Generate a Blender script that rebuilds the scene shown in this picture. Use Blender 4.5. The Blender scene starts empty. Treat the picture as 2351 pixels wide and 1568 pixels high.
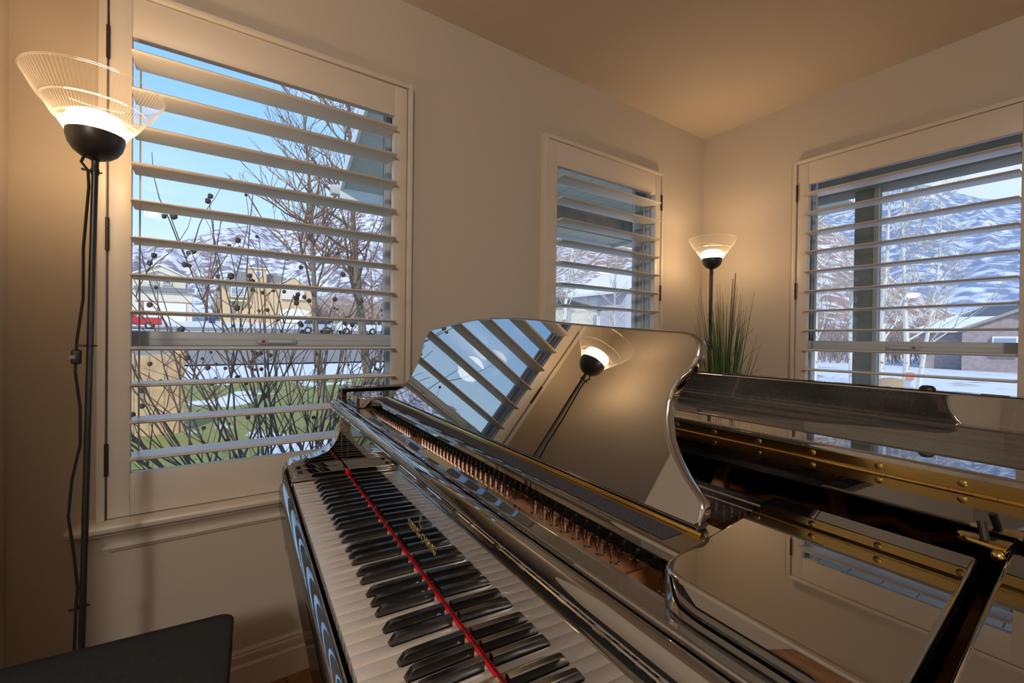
import bpy, bmesh, math, random
from math import sin, cos, pi, radians, tan, sqrt, atan2
from mathutils import Vector, Matrix, noise as mnoise

S = bpy.context.scene
COL = S.collection
random.seed(7)

# ------------------------------------------------------------------ camera
EYE = 1.145
cd = bpy.data.cameras.new('camera')
cam = bpy.data.objects.new('camera', cd)
COL.objects.link(cam)
cd.sensor_fit = 'HORIZONTAL'
cd.sensor_width = 36.0
cd.lens = 15.647
cd.clip_start = 0.01
cd.clip_end = 5000
yaw, pitch, roll, TURN = -1.02978, -0.00763, -0.01274, 0.06481
fw = Vector((cos(pitch) * sin(yaw), cos(pitch) * cos(yaw), sin(pitch)))
rt = Vector((cos(yaw), -sin(yaw), 0))
dn = fw.cross(rt)
r2 = rt * cos(roll) + dn * sin(roll)
d2 = rt * -sin(roll) + dn * cos(roll)
sT, cT = sin(TURN), cos(TURN)


def to_world(v):
    return Vector((-sT * v.x + cT * v.y, -cT * v.x - sT * v.y, v.z))


R_, U_, B_ = to_world(r2), to_world(-d2), to_world(-fw)
cam.matrix_world = Matrix(((R_.x, U_.x, B_.x, 0), (R_.y, U_.y, B_.y, 0), (R_.z, U_.z, B_.z, EYE), (0, 0, 0, 1)))
S.camera = cam

# ------------------------------------------------------------------ exposure, sky, sun, large lights
S.view_settings.view_transform = 'Standard'
S.view_settings.look = 'None'
S.view_settings.gamma = 1.0
S.view_settings.exposure = 0.25
S.view_settings.use_curve_mapping = False
S.cycles.use_denoising = True
S.cycles.max_bounces = 10
S.cycles.transparent_max_bounces = 24
S.cycles.caustics_reflective = False
S.cycles.caustics_refractive = False
S.cycles.sample_clamp_indirect = 6.0

W = bpy.data.worlds.new('sky')
S.world = W
W.use_nodes = True
nt = W.node_tree
nt.nodes.clear()


def wn(t):
    return nt.nodes.new(t)


tc = wn('ShaderNodeTexCoord')
sep = wn('ShaderNodeSeparateXYZ')
nt.links.new(tc.outputs['Generated'], sep.inputs[0])
rmp = wn('ShaderNodeValToRGB')
el = rmp.color_ramp
el.elements[0].position = 0.0
el.elements[0].color = (0.62, 0.78, 0.95, 1)
el.elements[1].position = 0.9
el.elements[1].color = (0.10, 0.24, 0.62, 1)
e = el.elements.new(0.17)
e.color = (0.48, 0.70, 0.97, 1)
e = el.elements.new(0.42)
e.color = (0.25, 0.50, 0.93, 1)
nt.links.new(sep.outputs['Z'], rmp.inputs['Fac'])
cl = wn('ShaderNodeTexNoise')
cl.inputs['Scale'].default_value = 2.2
cl.inputs['Detail'].default_value = 6
cmap = wn('ShaderNodeMapping')
cmap.inputs['Scale'].default_value = (1, 1, 4)
nt.links.new(tc.outputs['Generated'], cmap.inputs[0])
nt.links.new(cmap.outputs[0], cl.inputs['Vector'])
# thin cloud, thicker towards the east (+X)
addx = wn('ShaderNodeMath')
addx.operation = 'MULTIPLY_ADD'
addx.inputs[1].default_value = 0.35
nt.links.new(sep.outputs['X'], addx.inputs[0])
nt.links.new(cl.outputs['Fac'], addx.inputs[2])
cr = wn('ShaderNodeMapRange')
cr.inputs['From Min'].default_value = 0.52
cr.inputs['From Max'].default_value = 0.85
cr.inputs['To Max'].default_value = 0.75
nt.links.new(addx.outputs[0], cr.inputs['Value'])
mixc = wn('ShaderNodeMixRGB')
mixc.inputs['Color2'].default_value = (0.66, 0.70, 0.76, 1)
nt.links.new(cr.outputs[0], mixc.inputs['Fac'])
nt.links.new(rmp.outputs[0], mixc.inputs['Color1'])
bg = wn('ShaderNodeBackground')
bg.inputs['Strength'].default_value = 1.25
nt.links.new(mixc.outputs[0], bg.inputs['Color'])
wo = wn('ShaderNodeOutputWorld')
nt.links.new(bg.outputs[0], wo.inputs[0])

sd = bpy.data.lights.new('sun', 'SUN')
sd.energy = 2.6
sd.angle = radians(0.6)
sd.color = (1.0, 0.90, 0.76)
sun = bpy.data.objects.new('sun', sd)
COL.objects.link(sun)
sun.rotation_euler = Vector((0.50, 0.62, -0.55)).to_track_quat('-Z', 'Y').to_euler()

LAMP_E = 62.0        # radiance of each torchiere bulb
LAMP_C = (1.0, 0.66, 0.36)
FILL_W = 78.0        # power of the added fill light, unseen behind the camera
FILL_C = (1.0, 0.92, 0.82)

# ------------------------------------------------------------------ materials
MATS = {}


def mat(name, col, rough=0.5, metal=0.0, ior=1.45, spec=None, bump=None, vary=None, noise_scale=None):
    m = bpy.data.materials.new(name)
    m.use_nodes = True
    n = m.node_tree.nodes
    b = n['Principled BSDF']
    b.inputs['Base Color'].default_value = (*col, 1)
    b.inputs['Roughness'].default_value = rough
    b.inputs['Metallic'].default_value = metal
    b.inputs['IOR'].default_value = ior
    if vary:
        # slow colour variation: vary = (scale, other colour, low, high)
        t = n.new('ShaderNodeTexCoord')
        x = n.new('ShaderNodeTexNoise')
        x.inputs['Scale'].default_value = vary[0]
        x.inputs['Detail'].default_value = 8
        r = n.new('ShaderNodeMapRange')
        r.inputs['From Min'].default_value = vary[2]
        r.inputs['From Max'].default_value = vary[3]
        k = n.new('ShaderNodeMixRGB')
        k.inputs['Color1'].default_value = (*col, 1)
        k.inputs['Color2'].default_value = (*vary[1], 1)
        L = m.node_tree.links.new
        L(t.outputs['Object'], x.inputs['Vector'])
        L(x.outputs['Fac'], r.inputs['Value'])
        L(r.outputs[0], k.inputs['Fac'])
        L(k.outputs[0], b.inputs['Base Color'])
    if bump:
        t = n.new('ShaderNodeTexCoord')
        x = n.new('ShaderNodeTexNoise')
        x.inputs['Scale'].default_value = bump[0]
        x.inputs['Detail'].default_value = 4
        q = n.new('ShaderNodeBump')
        q.inputs['Strength'].default_value = bump[1]
        q.inputs['Distance'].default_value = bump[2]
        L = m.node_tree.links.new
        L(t.outputs['Object'], x.inputs['Vector'])
        L(x.outputs['Fac'], q.inputs['Height'])
        L(q.outputs[0], b.inputs['Normal'])
    MATS[name] = m
    return m


def emit(name, col, strength):
    m = bpy.data.materials.new(name)
    m.use_nodes = True
    n = m.node_tree.nodes
    b = n['Principled BSDF']
    b.inputs['Base Color'].default_value = (*col, 1)
    b.inputs['Emission Color'].default_value = (*col, 1)
    b.inputs['Emission Strength'].default_value = strength
    MATS[name] = m
    return m


M_wall = mat('wall_paint', (0.56, 0.50, 0.42), 0.75, bump=(220, 0.12, 0.002))
M_ceil = mat('ceiling_paint', (0.66, 0.58, 0.49), 0.85, bump=(90, 0.25, 0.004))
M_trim = mat('trim_paint', (0.68, 0.61, 0.52), 0.38)
M_louver = mat('louver_paint', (0.70, 0.66, 0.60), 0.30)
M_vinyl = mat('window_vinyl', (0.62, 0.64, 0.63), 0.4)
M_hingeblk = mat('dark_bronze', (0.05, 0.035, 0.025), 0.45, 0.5)
M_red = mat('red_plastic', (0.6, 0.02, 0.03), 0.4)
M_redfelt = mat('red_felt', (0.72, 0.015, 0.02), 0.9)
M_white = mat('key_white', (0.74, 0.69, 0.65), 0.10, ior=1.7)
M_blackkey = mat('key_black', (0.012, 0.011, 0.011), 0.16, ior=2.0)
M_stick = mat('key_wood', (0.62, 0.48, 0.36), 0.6)
M_brass = mat('brass', (0.66, 0.47, 0.17), 0.16, 1.0, bump=(60, 0.04, 0.001))
M_brassd = mat('brass_dark', (0.40, 0.28, 0.12), 0.3, 1.0)
M_gold = mat('gold_leaf', (0.85, 0.66, 0.28), 0.35, 0.8)
M_copper = mat('plate_copper', (0.55, 0.25, 0.13), 0.42, 0.35, bump=(300, 0.08, 0.001))
M_steel = mat('pin_steel', (0.62, 0.55, 0.50), 0.2, 1.0)
M_wire = mat('string_wire', (0.35, 0.30, 0.27), 0.3, 1.0)
M_deskfelt = mat('desk_felt', (0.030, 0.030, 0.042), 1.0, vary=(1400, (0.30, 0.30, 0.38), 0.56, 0.80))
M_dark = mat('inside_dark', (0.012, 0.011, 0.014), 0.5)
M_dampfelt = mat('damper_black', (0.02, 0.02, 0.025), 0.5)
M_lampblack = mat('lamp_black', (0.018, 0.016, 0.015), 0.38, ior=1.6)
M_cord = mat('cord_black', (0.015, 0.014, 0.013), 0.5)
M_bench = mat('bench_fabric', (0.022, 0.025, 0.027), 0.95, bump=(1500, 0.6, 0.002), vary=(900, (0.075, 0.085, 0.095), 0.45, 0.75))
M_welt = mat('bench_welt', (0.012, 0.013, 0.014), 0.9)
M_wood = mat('black_wood', (0.015, 0.014, 0.013), 0.35)


def lacquer(name, dust=0.0, rough=0.012, streak=False):
    m = mat(name, (0.006, 0.006, 0.007), rough, ior=5.0)
    n = m.node_tree.nodes
    L = m.node_tree.links.new
    b = n['Principled BSDF']
    t = n.new('ShaderNodeTexCoord')
    # very slight orange peel
    x = n.new('ShaderNodeTexNoise')
    x.inputs['Scale'].default_value = 14
    q = n.new('ShaderNodeBump')
    q.inputs['Strength'].default_value = 0.02
    q.inputs['Distance'].default_value = 0.0007
    L(t.outputs['Object'], x.inputs['Vector'])
    L(x.outputs['Fac'], q.inputs['Height'])
    L(q.outputs[0], b.inputs['Normal'])
    if dust:
        v = n.new('ShaderNodeTexNoise')
        v.inputs['Scale'].default_value = 700
        v.inputs['Detail'].default_value = 3
        big = n.new('ShaderNodeTexNoise')
        big.inputs['Scale'].default_value = 9
        big.inputs['Detail'].default_value = 5
        mp = n.new('ShaderNodeMapping')
        if streak:
            mp.inputs['Scale'].default_value = (0.6, 5.0, 1.0)
        L(t.outputs['Object'], mp.inputs[0])
        L(mp.outputs[0], big.inputs['Vector'])
        L(t.outputs['Object'], v.inputs['Vector'])
        r1 = n.new('ShaderNodeMapRange')
        r1.inputs['From Min'].default_value = 0.60
        r1.inputs['From Max'].default_value = 0.78
        L(v.outputs['Fac'], r1.inputs['Value'])
        r2_ = n.new('ShaderNodeMapRange')
        r2_.inputs['From Min'].default_value = 0.35
        r2_.inputs['From Max'].default_value = 0.65
        r2_.inputs['To Max'].default_value = dust
        L(big.outputs['Fac'], r2_.inputs['Value'])
        mx = n.new('ShaderNodeMath')
        mx.operation = 'MULTIPLY'
        L(r1.outputs[0], mx.inputs[0])
        mx.inputs[1].default_value = 0.6
        ad = n.new('ShaderNodeMath')
        ad.operation = 'ADD'
        ad.use_clamp = True
        L(mx.outputs[0], ad.inputs[0])
        L(r2_.outputs[0], ad.inputs[1])
        dd = n.new('ShaderNodeBsdfDiffuse')
        dd.inputs['Color'].default_value = (0.23, 0.22, 0.21, 1)
        ms = n.new('ShaderNodeMixShader')
        L(ad.outputs[0], ms.inputs[0])
        L(b.outputs[0], ms.inputs[1])
        L(dd.outputs[0], ms.inputs[2])
        L(ms.outputs[0], n['Material Output'].inputs['Surface'])
    return m


M_lac = lacquer('black_lacquer')
M_lacd = lacquer('black_lacquer_dusty', 0.22)
M_lacs = lacquer('black_lacquer_wiped', 0.30, streak=True)


def glass_pane(name):
    m = bpy.data.materials.new(name)
    m.use_nodes = True
    n = m.node_tree.nodes
    n.clear()
    L = m.node_tree.links.new
    o = n.new('ShaderNodeOutputMaterial')
    tr = n.new('ShaderNodeBsdfTransparent')
    tr.inputs['Color'].default_value = (0.97, 0.985, 0.98, 1)
    gl = n.new('ShaderNodeBsdfGlossy')
    gl.inputs['Roughness'].default_value = 0.0
    fr = n.new('ShaderNodeFresnel')
    geo = n.new('ShaderNodeNewGeometry')
    io = n.new('ShaderNodeMapRange')      # same reflectance on the far face of the pane
    io.inputs['To Min'].default_value = 1.5
    io.inputs['To Max'].default_value = 1 / 1.5
    L(geo.outputs['Backfacing'], io.inputs['Value'])
    L(io.outputs[0], fr.inputs['IOR'])
    ms = n.new('ShaderNodeMixShader')
    L(fr.outputs[0], ms.inputs[0])
    L(tr.outputs[0], ms.inputs[1])
    L(gl.outputs[0], ms.inputs[2])
    L(ms.outputs[0], o.inputs[0])
    return m


M_glass = glass_pane('window_glass')


def shade_glass():
    m = bpy.data.materials.new('ribbed_clear_shade')
    m.use_nodes = True
    n = m.node_tree.nodes
    n.clear()
    L = m.node_tree.links.new
    o = n.new('ShaderNodeOutputMaterial')
    tr = n.new('ShaderNodeBsdfTransparent')
    tr.inputs['Color'].default_value = (0.96, 0.95, 0.93, 1)
    gl = n.new('ShaderNodeBsdfGlossy')
    gl.inputs['Roughness'].default_value = 0.08
    tl = n.new('ShaderNodeBsdfTranslucent')
    tl.inputs['Color'].default_value = (0.95, 0.93, 0.88, 1)
    a = n.new('ShaderNodeMixShader')
    a.inputs[0].default_value = 0.30
    L(gl.outputs[0], a.inputs[1])
    L(tl.outputs[0], a.inputs[2])
    lw = n.new('ShaderNodeLayerWeight')
    lw.inputs['Blend'].default_value = 0.35
    r = n.new('ShaderNodeMapRange')
    r.inputs['To Min'].default_value = 0.03
    r.inputs['To Max'].default_value = 0.55
    L(lw.outputs['Facing'], r.inputs['Value'])
    ms = n.new('ShaderNodeMixShader')
    L(r.outputs[0], ms.inputs[0])
    L(tr.outputs[0], ms.inputs[1])
    L(a.outputs[0], ms.inputs[2])
    L(ms.outputs[0], o.inputs[0])
    return m


M_shade = shade_glass()
M_bulb = emit('bulb_glow', LAMP_C, LAMP_E)
M_diff = emit('fill_diffuser', (1.0, 0.88, 0.72), 3.0)  # glowing cover of the added fill light

# ------------------------------------------------------------------ mesh helpers


class MB:
    def __init__(self):
        self.v = []
        self.f = []

    def add(self, vs, fs):
        o = len(self.v)
        self.v += [tuple(x) for x in vs]
        self.f += [tuple(i + o for i in q) for q in fs]
        return self

    def box(self, x0, x1, y0, y1, z0, z1):
        vs = [(x, y, z) for x in (x0, x1) for y in (y0, y1) for z in (z0, z1)]
        return self.add(vs, [(0, 1, 3, 2), (4, 6, 7, 5), (0, 4, 5, 1), (2, 3, 7, 6), (0, 2, 6, 4), (1, 5, 7, 3)])

    def prism(self, poly, axis, a, b):
        n = len(poly)

        def P(p, t):
            if axis == 'x':
                return (t, p[0], p[1])
            if axis == 'y':
                return (p[0], t, p[1])
            return (p[0], p[1], t)
        vs = [P(p, a) for p in poly] + [P(p, b) for p in poly]
        fs = [tuple(range(n - 1, -1, -1)), tuple(range(n, 2 * n))]
        fs += [(i, (i + 1) % n, n + (i + 1) % n, n + i) for i in range(n)]
        return self.add(vs, fs)

    def loft(self, rings, cap=True, closed=True):
        n = len(rings[0])
        vs = [p for r in rings for p in r]
        fs = []
        for k in range(len(rings) - 1):
            for i in range(n if closed else n - 1):
                j = (i + 1) % n
                fs.append((k * n + i, k * n + j, (k + 1) * n + j, (k + 1) * n + i))
        if cap and closed:
            fs.append(tuple(range(n - 1, -1, -1)))
            fs.append(tuple((len(rings) - 1) * n + i for i in range(n)))
        return self.add(vs, fs)

    def tube(self, pts, r, n=8, cap=True):
        pts = [Vector(p) for p in pts]
        rings = []
        up = Vector((0, 0, 1))
        t0 = (pts[1] - pts[0]).normalized()
        if abs(t0.dot(up)) > 0.9:
            up = Vector((1, 0, 0))
        side = t0.cross(up).normalized()
        for i, p in enumerate(pts):
            a = pts[max(i - 1, 0)]
            b = pts[min(i + 1, len(pts) - 1)]
            t = (b - a).normalized()
            side = (side - t * side.dot(t)).normalized()
            oth = t.cross(side)
            rr = r[i] if isinstance(r, (list, tuple)) else r
            rings.append([p + (side * cos(2 * pi * k / n) + oth * sin(2 * pi * k / n)) * rr for k in range(n)])
        return self.loft(rings, cap)

    def lathe(self, prof, n=32, c=(0, 0, 0), cap=False):
        rings = [[(c[0] + r * cos(2 * pi * k / n), c[1] + r * sin(2 * pi * k / n), c[2] + z) for k in range(n)] for r, z in prof]
        return self.loft(rings, cap)

    def grid(self, pts):
        m, n = len(pts), len(pts[0])
        vs = [p for r in pts for p in r]
        fs = [(i * n + j, i * n + j + 1, (i + 1) * n + j + 1, (i + 1) * n + j) for i in range(m - 1) for j in range(n - 1)]
        return self.add(vs, fs)

    def blob(self, c, r, n=6, m=4, sq=(1, 1, 1)):
        prof = [(sin(pi * k / m), -cos(pi * k / m)) for k in range(m + 1)]
        rings = [[(c[0] + r * sq[0] * max(a, .02) * cos(2 * pi * k / n), c[1] + r * sq[1] * max(a, .02) * sin(2 * pi * k / n), c[2] + r * sq[2] * z) for k in range(n)] for a, z in prof]
        return self.loft(rings, True)

    def mesh(self, name, m, off=(0, 0, 0), bevel=0, segs=2, ang=32, weld=False):
        me = bpy.data.meshes.new(name)
        me.from_pydata([(a + off[0], b + off[1], c + off[2]) for a, b, c in self.v], [], self.f)
        bm = bmesh.new()
        bm.from_mesh(me)
        if weld or bevel:
            bmesh.ops.remove_doubles(bm, verts=bm.verts, dist=1e-6)
        bmesh.ops.recalc_face_normals(bm, faces=bm.faces)
        if bevel:
            es = [x for x in bm.edges if len(x.link_faces) == 2 and x.calc_face_angle(0) > radians(ang)]
            bmesh.ops.bevel(bm, geom=es, offset=bevel, segments=segs, profile=0.5, affect='EDGES', clamp_overlap=True)
        bm.to_mesh(me)
        bm.free()
        me.polygons.foreach_set('use_smooth', [True] * len(me.polygons))
        me.set_sharp_from_angle(angle=radians(ang))
        if m:
            me.materials.append(m)
        return me


def obj(name, me, parent=None):
    o = bpy.data.objects.new(name, me)
    COL.objects.link(o)
    if parent:
        o.parent = parent
    return o


def part(name, mb, m, parent=None, off=None, **kw):
    """Link the collected shapes as ONE mesh object; coordinates are the world's, made local to the parent's spot."""
    if off is None:
        off = (0, 0, 0)
        if parent:
            p, q = parent, Vector((0, 0, 0))
            while p:
                q += p.location
                p = p.parent
            off = tuple(-q)
    return obj(name, mb.mesh(name, m, off, **kw), parent)


def thing(name, label, cat, loc=(0, 0, 0), group=None, kind=None):
    o = obj(name, None)
    o.location = loc
    o['label'] = label
    o['category'] = cat
    if group:
        o['group'] = group
    if kind:
        o['kind'] = kind
    return o


def tag(o, label, cat, group=None, kind=None):
    o['label'] = label
    o['category'] = cat
    if group:
        o['group'] = group
    if kind:
        o['kind'] = kind
    return o


def struct(name, mb=None, m=None, label=None, **kw):
    o = part(name, mb, m, **kw) if mb else obj(name, None)
    o['kind'] = 'structure'
    if label:
        o['label'] = label
    return o


# ------------------------------------------------------------------ the room
YA, XB, CEIL = 1.66, 2.63, 2.433
XL, XR0, YN = -0.41, -2.6, -3.2
T = 0.16
Z0, Z1 = 0.63, 2.100
HA = [(-0.218, 0.634), (1.325, 2.165)]       # window openings in the wall on the left (x ranges)
HB = [(0.250, 1.097)]                        # opening in the wall on the right (y range)


def wall_x(holes, x0, x1, y0, y1):
    b = MB()
    xs = sorted([x0, x1] + [h for q in holes for h in q])
    for i in range(len(xs) - 1):
        a, c = xs[i], xs[i + 1]
        if any(abs(a - q[0]) < 1e-6 for q in holes):
            b.box(a, c, y0, y1, 0, Z0)
            b.box(a, c, y0, y1, Z1, CEIL)
        else:
            b.box(a, c, y0, y1, 0, CEIL)
    return b


struct('wall_left', wall_x(HA, XL - T, XB + T, YA, YA + T), M_wall, 'beige painted wall with two shuttered windows, left of the corner', weld=False)
b = MB()
for q in wall_x(HB, YN, YA, 0, 1).f:
    pass
src = wall_x(HB, YN, YA, XB, XB + T)
b.v = [(y, x, z) for x, y, z in src.v]
b.f = src.f
struct('wall_right', b, M_wall, 'beige painted wall with one shuttered window, right of the corner')
struct('wall_near', MB().box(XL - T, XL, 1.0, YA, 0, CEIL), M_wall, 'short return of beige wall behind the near floor lamp')
struct('wall_side', MB().box(XR0 - T, XR0, YN, 1.0, 0, CEIL).box(XR0 - T, XL - T, 1.0, 1.0 + T, 0, CEIL), M_wall)
struct('wall_back', MB().box(XR0 - T, XB + T, YN - T, YN, 0, CEIL), M_wall)
struct('ceiling', MB().box(XR0 - T, XB + T, YN - T, YA + T, CEIL, CEIL + 0.12), M_ceil, 'smooth painted ceiling over the window corner')

# floor: a base, and strip planks where the boards can be seen
M_planks = []
for i, c in enumerate([(0.36, 0.17, 0.075), (0.30, 0.135, 0.058), (0.42, 0.21, 0.095)]):
    M_planks.append(mat('oak_%d' % i, c, 0.28, vary=(14, tuple(k * 0.65 for k in c), 0.4, 0.7)))
fl = struct('floor', MB().box(XR0 - T, XB + T, YN - T, YA + T, -0.12, -0.012), mat('subfloor', (0.22, 0.11, 0.05), 0.5), 'warm brown strip wood floor')
pw = 0.083
nm = 0
for i in range(-31, 32):
    x = 0.40 + i * pw
    if x < XR0 or x + pw > XB:
        continue
    near = -8 <= i <= 12
    cuts = [YN, -1.6, -0.2, 0.7 + 0.37 * ((i * 7) % 5) / 5, 1.25 + 0.1 * ((i * 3) % 4) / 4, YA] if near else [YN, -0.9 + 0.3 * ((i * 5) % 4), YA]
    for a, c in zip(cuts[:-1], cuts[1:]):
        if x < XL and c > 1.0:
            c = min(c, 1.0)
            if c - a < 0.05:
                continue
        o = part('plank', MB().box(x + 0.0006, x + pw - 0.0006, a + 0.0006, c - 0.0006, -0.012, 0), M_planks[(i * 5 + int(a * 10)) % 3], fl, bevel=0.0012, segs=1)
        nm += 1

# skirting boards
prof = [(0, 0), (0, 0.134), (0.006, 0.134), (0.0105, 0.127), (0.008, 0.121), (0.012, 0.116), (0.0125, 0.104), (0.0085, 0.094), (0.0085, 0.088), (0.016, 0.082), (0.016, 0)]
b = MB().prism([(YA - d, z) for d, z in prof], 'x', XL, XB)
struct('baseboard_left', b, M_trim, 'moulded white skirting board under the windows')
b = MB().prism([(XB - d, z) for d, z in prof], 'y', YN, YA)
struct('baseboard_right', b, M_trim)
b = MB().prism([(XL + d, z) for d, z in prof], 'y', 1.0, YA)
struct('baseboard_near', b, M_trim)

# ------------------------------------------------------------------ windows and shutters
PITCH, LTOP = 0.1018, 1.9165


def window(idx, axis, o0, o1, wallpos, flip, sill, side):
    """o0..o1 outer casing along the wall; wallpos = room face of the wall; boxes given as (along, depth into the wall, z)."""
    root = struct('window_%d' % idx)
    root.location = (o0, wallpos, 0) if axis == 'x' else (wallpos, o0, 0)

    def bx(mb, a0, a1, d0, d1, z0, z1):
        return mb.box(a0, a1, wallpos + d0, wallpos + d1, z0, z1) if axis == 'x' else mb.box(wallpos + d0, wallpos + d1, a0, a1, z0, z1)

    def pr(poly_dz, a0, a1):
        return MB().prism([(wallpos + d, z) for d, z in poly_dz], axis, a0, a1)
    cw, zt = 0.018, 2.106
    part('casing_side', bx(MB(), o0, o0 + cw, -0.035, 0.03, 0.63, zt), M_trim, root, bevel=0.002)
    part('casing_side', bx(MB(), o1 - cw, o1, -0.035, 0.03, 0.63, zt), M_trim, root, bevel=0.002)
    part('casing_head', bx(MB(), o0 + cw, o1 - cw, -0.035, 0.03, zt - cw, zt), M_trim, root, bevel=0.002)
    h0, h1 = o0 + cw, o1 - cw
    # vinyl frame and two sashes in the depth of the wall
    f = MB()
    FR, SA = 0.012, 0.020
    bx(f, h0, h0 + FR, 0.085, 0.158, 0.63, Z1)
    bx(f, h1 - FR, h1, 0.085, 0.158, 0.63, Z1)
    bx(f, h0 + FR, h1 - FR, 0.085, 0.158, Z1 - 0.012, Z1)
    bx(f, h0 + FR, h1 - FR, 0.085, 0.158, 0.63, 0.65)
    part('vinyl_frame', f, M_vinyl, root, bevel=0.003)
    s0, s1 = h0 + FR, h1 - FR
    for nm_, z0, z1, d in (('upper_sash', 1.125, Z1 - 0.012, 0.125), ('lower_sash', 0.65, 1.128, 0.095)):
        g = MB()
        bx(g, s0, s0 + SA, d, d + 0.026, z0, z1)
        bx(g, s1 - SA, s1, d, d + 0.026, z0, z1)
        bx(g, s0 + SA, s1 - SA, d, d + 0.026, z1 - 0.022, z1)
        bx(g, s0 + SA, s1 - SA, d, d + 0.026, z0, z0 + 0.022)
        sash = part(nm_, g, M_vinyl, root, bevel=0.003)
        part('pane', bx(MB(), s0 + SA - 0.004, s1 - SA + 0.004, d + 0.011, d + 0.015, z0 + 0.018, z1 - 0.018), M_glass, sash)
    mid = (s0 + s1) / 2
    mr = part('meeting_rail', bx(bx(MB(), s0, s1, 0.082, 0.125, 1.108, 1.152), s0, s1, 0.078, 0.084, 1.126, 1.131), M_vinyl, root, bevel=0.004)
    lt = part('latch', bx(MB(), mid - 0.062, mid + 0.062, 0.066, 0.082, 1.113, 1.133), mat('latch_%d' % idx, (0.5, 0.52, 0.5), 0.35), root, bevel=0.007, segs=3)
    part('indicator', bx(MB(), mid - 0.046, mid - 0.036, 0.063, 0.067, 1.119, 1.128), M_red, lt, bevel=0.002)
    part('lever', bx(MB(), mid - 0.025, mid + 0.05, 0.060, 0.068, 1.117, 1.129), M_vinyl, lt, bevel=0.004, segs=3)
    if sill:
        nose = [(0.03, 0.63), (-0.062, 0.63), (-0.070, 0.626), (-0.073, 0.619), (-0.070, 0.609), (-0.064, 0.604), (0.0, 0.603), (0.0, 0.61), (0.03, 0.61)]
        part('sill', pr(nose, o0 - 0.055, o1 + 0.055), M_trim, root, bevel=0.0015)
        ap = [(0, 0.604), (-0.048, 0.604), (-0.047, 0.594), (-0.030, 0.584), (-0.018, 0.566), (-0.016, 0.556), (-0.021, 0.552), (-0.022, 0.546), (-0.016, 0.541), (-0.014, 0.536), (-0.006, 0.531), (0, 0.528)]
        rings = []
        for a, sgn in ((o0 + 0.005, -1), (o1 - 0.005, 1)):
            rings.append([((a - sgn * 0.03 - sgn * d * 1.0), wallpos + d, z) for d, z in ap])
        part('apron', MB().loft(rings), M_trim, root)
    return root


def shutter(axis, p0, p1, q0, q1, wallpos, hinge_at, label):
    """p0..p1 panel, q0..q1 opening, along the wall."""
    root = thing('plantation_shutter', label, 'shutter', ((p0 + p1) / 2, wallpos - 0.014, 0.63) if axis == 'x' else (wallpos - 0.014, (p0 + p1) / 2, 0.63), 'plantation shutters')
    g = 0.0022

    def bx(a0, a1, d0, d1, z0, z1):
        return MB().box(a0, a1, wallpos + d0, wallpos + d1, z0, z1) if axis == 'x' else MB().box(wallpos + d0, wallpos + d1, a0, a1, z0, z1)
    D0, D1 = -0.028, 0.0
    part('stile', bx(p0 + g, q0, D0, D1, 0.633, 2.086), M_trim, root, bevel=0.0015)
    part('stile', bx(q1, p1 - g, D0, D1, 0.633, 2.086), M_trim, root, bevel=0.0015)
    part('top_rail', bx(q0, q1, D0 + 0.001, D1 - 0.001, 1.972, 2.086), M_trim, root, bevel=0.0015)
    part('bottom_rail', bx(q0, q1, D0 + 0.001, D1 - 0.001, 0.633, 0.751), M_trim, root, bevel=0.0015)
    n = 13
    cd_ = wallpos - 0.014
    poly = []
    for k in range(16):
        t = 2 * pi * k / 16
        poly.append((cd_ + 0.057 * (abs(cos(t)) ** 0.75) * (1 if cos(t) > 0 else -1), 0.0058 * (abs(sin(t)) ** 0.6) * (1 if sin(t) > 0 else -1)))
    lm = None
    for k in range(12):
        z = LTOP - PITCH * k
        if lm is None:
            ctr = root.location
            lm = MB().prism(poly, axis, q0 + 0.002, q1 - 0.002).mesh('louver', M_louver, tuple(-Vector((ctr[0], ctr[1], 0))), ang=40)
        o = obj('louver', lm, root)
        o.location = (0, 0, z - root.location.z)
    # rear tilt rod near the hinge side
    ta = q0 + 0.012 if hinge_at == 0 else q1 - 0.012
    part('tilt_rod', bx(ta - 0.002, ta + 0.002, 0.040, 0.044, LTOP - PITCH * 11, LTOP), M_vinyl, root)
    ha = p0 if hinge_at == 0 else p1
    hm = None
    for z in (1.935, 1.415, 0.797):
        h = MB()
        for s in (-0.03, 0, 0.03):
            c = (ha, wallpos - 0.033) if axis == 'x' else (wallpos - 0.033, ha)
            h.lathe([(0.0005, s - 0.0143), (0.0045, s - 0.0143), (0.0045, s + 0.0143), (0.0005, s + 0.0143)], 10, (c[0], c[1], z), False)
        part('shutter_hinge', h, M_hingeblk, root)
    return root


window(1, 'x', -0.238, 0.654, YA, 0, True, 'left')
window(2, 'x', 1.305, 2.183, YA, 0, True, 'mid')
window(3, 'y', 0.230, 1.117, XB, 0, False, 'right')
shutter('x', -0.218, 0.634, -0.168, 0.583, YA, 0, 'open white plantation shutter behind the near floor lamp, the largest in view')
shutter('x', 1.325, 2.165, 1.383, 2.115, YA, 1, 'open white plantation shutter in the middle window, partly hidden by the music desk')
sh3 = shutter('y', 0.250, 1.097, 0.302, 1.043, XB, 1, 'open white plantation shutter right of the grass plant, over the folded piano lid')

# ------------------------------------------------------------------ the grand piano
KZ = 0.747           # height of the white key tops
PO = Vector((0.200, 1.314, 0))
piano = thing('grand_piano', 'black lacquered grand piano with raised music desk and open keyboard beside the windows', 'piano', PO)
piano.rotation_euler = (0, 0, -(pi / 2 + TURN))
KO = (0, 0, KZ)


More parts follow.
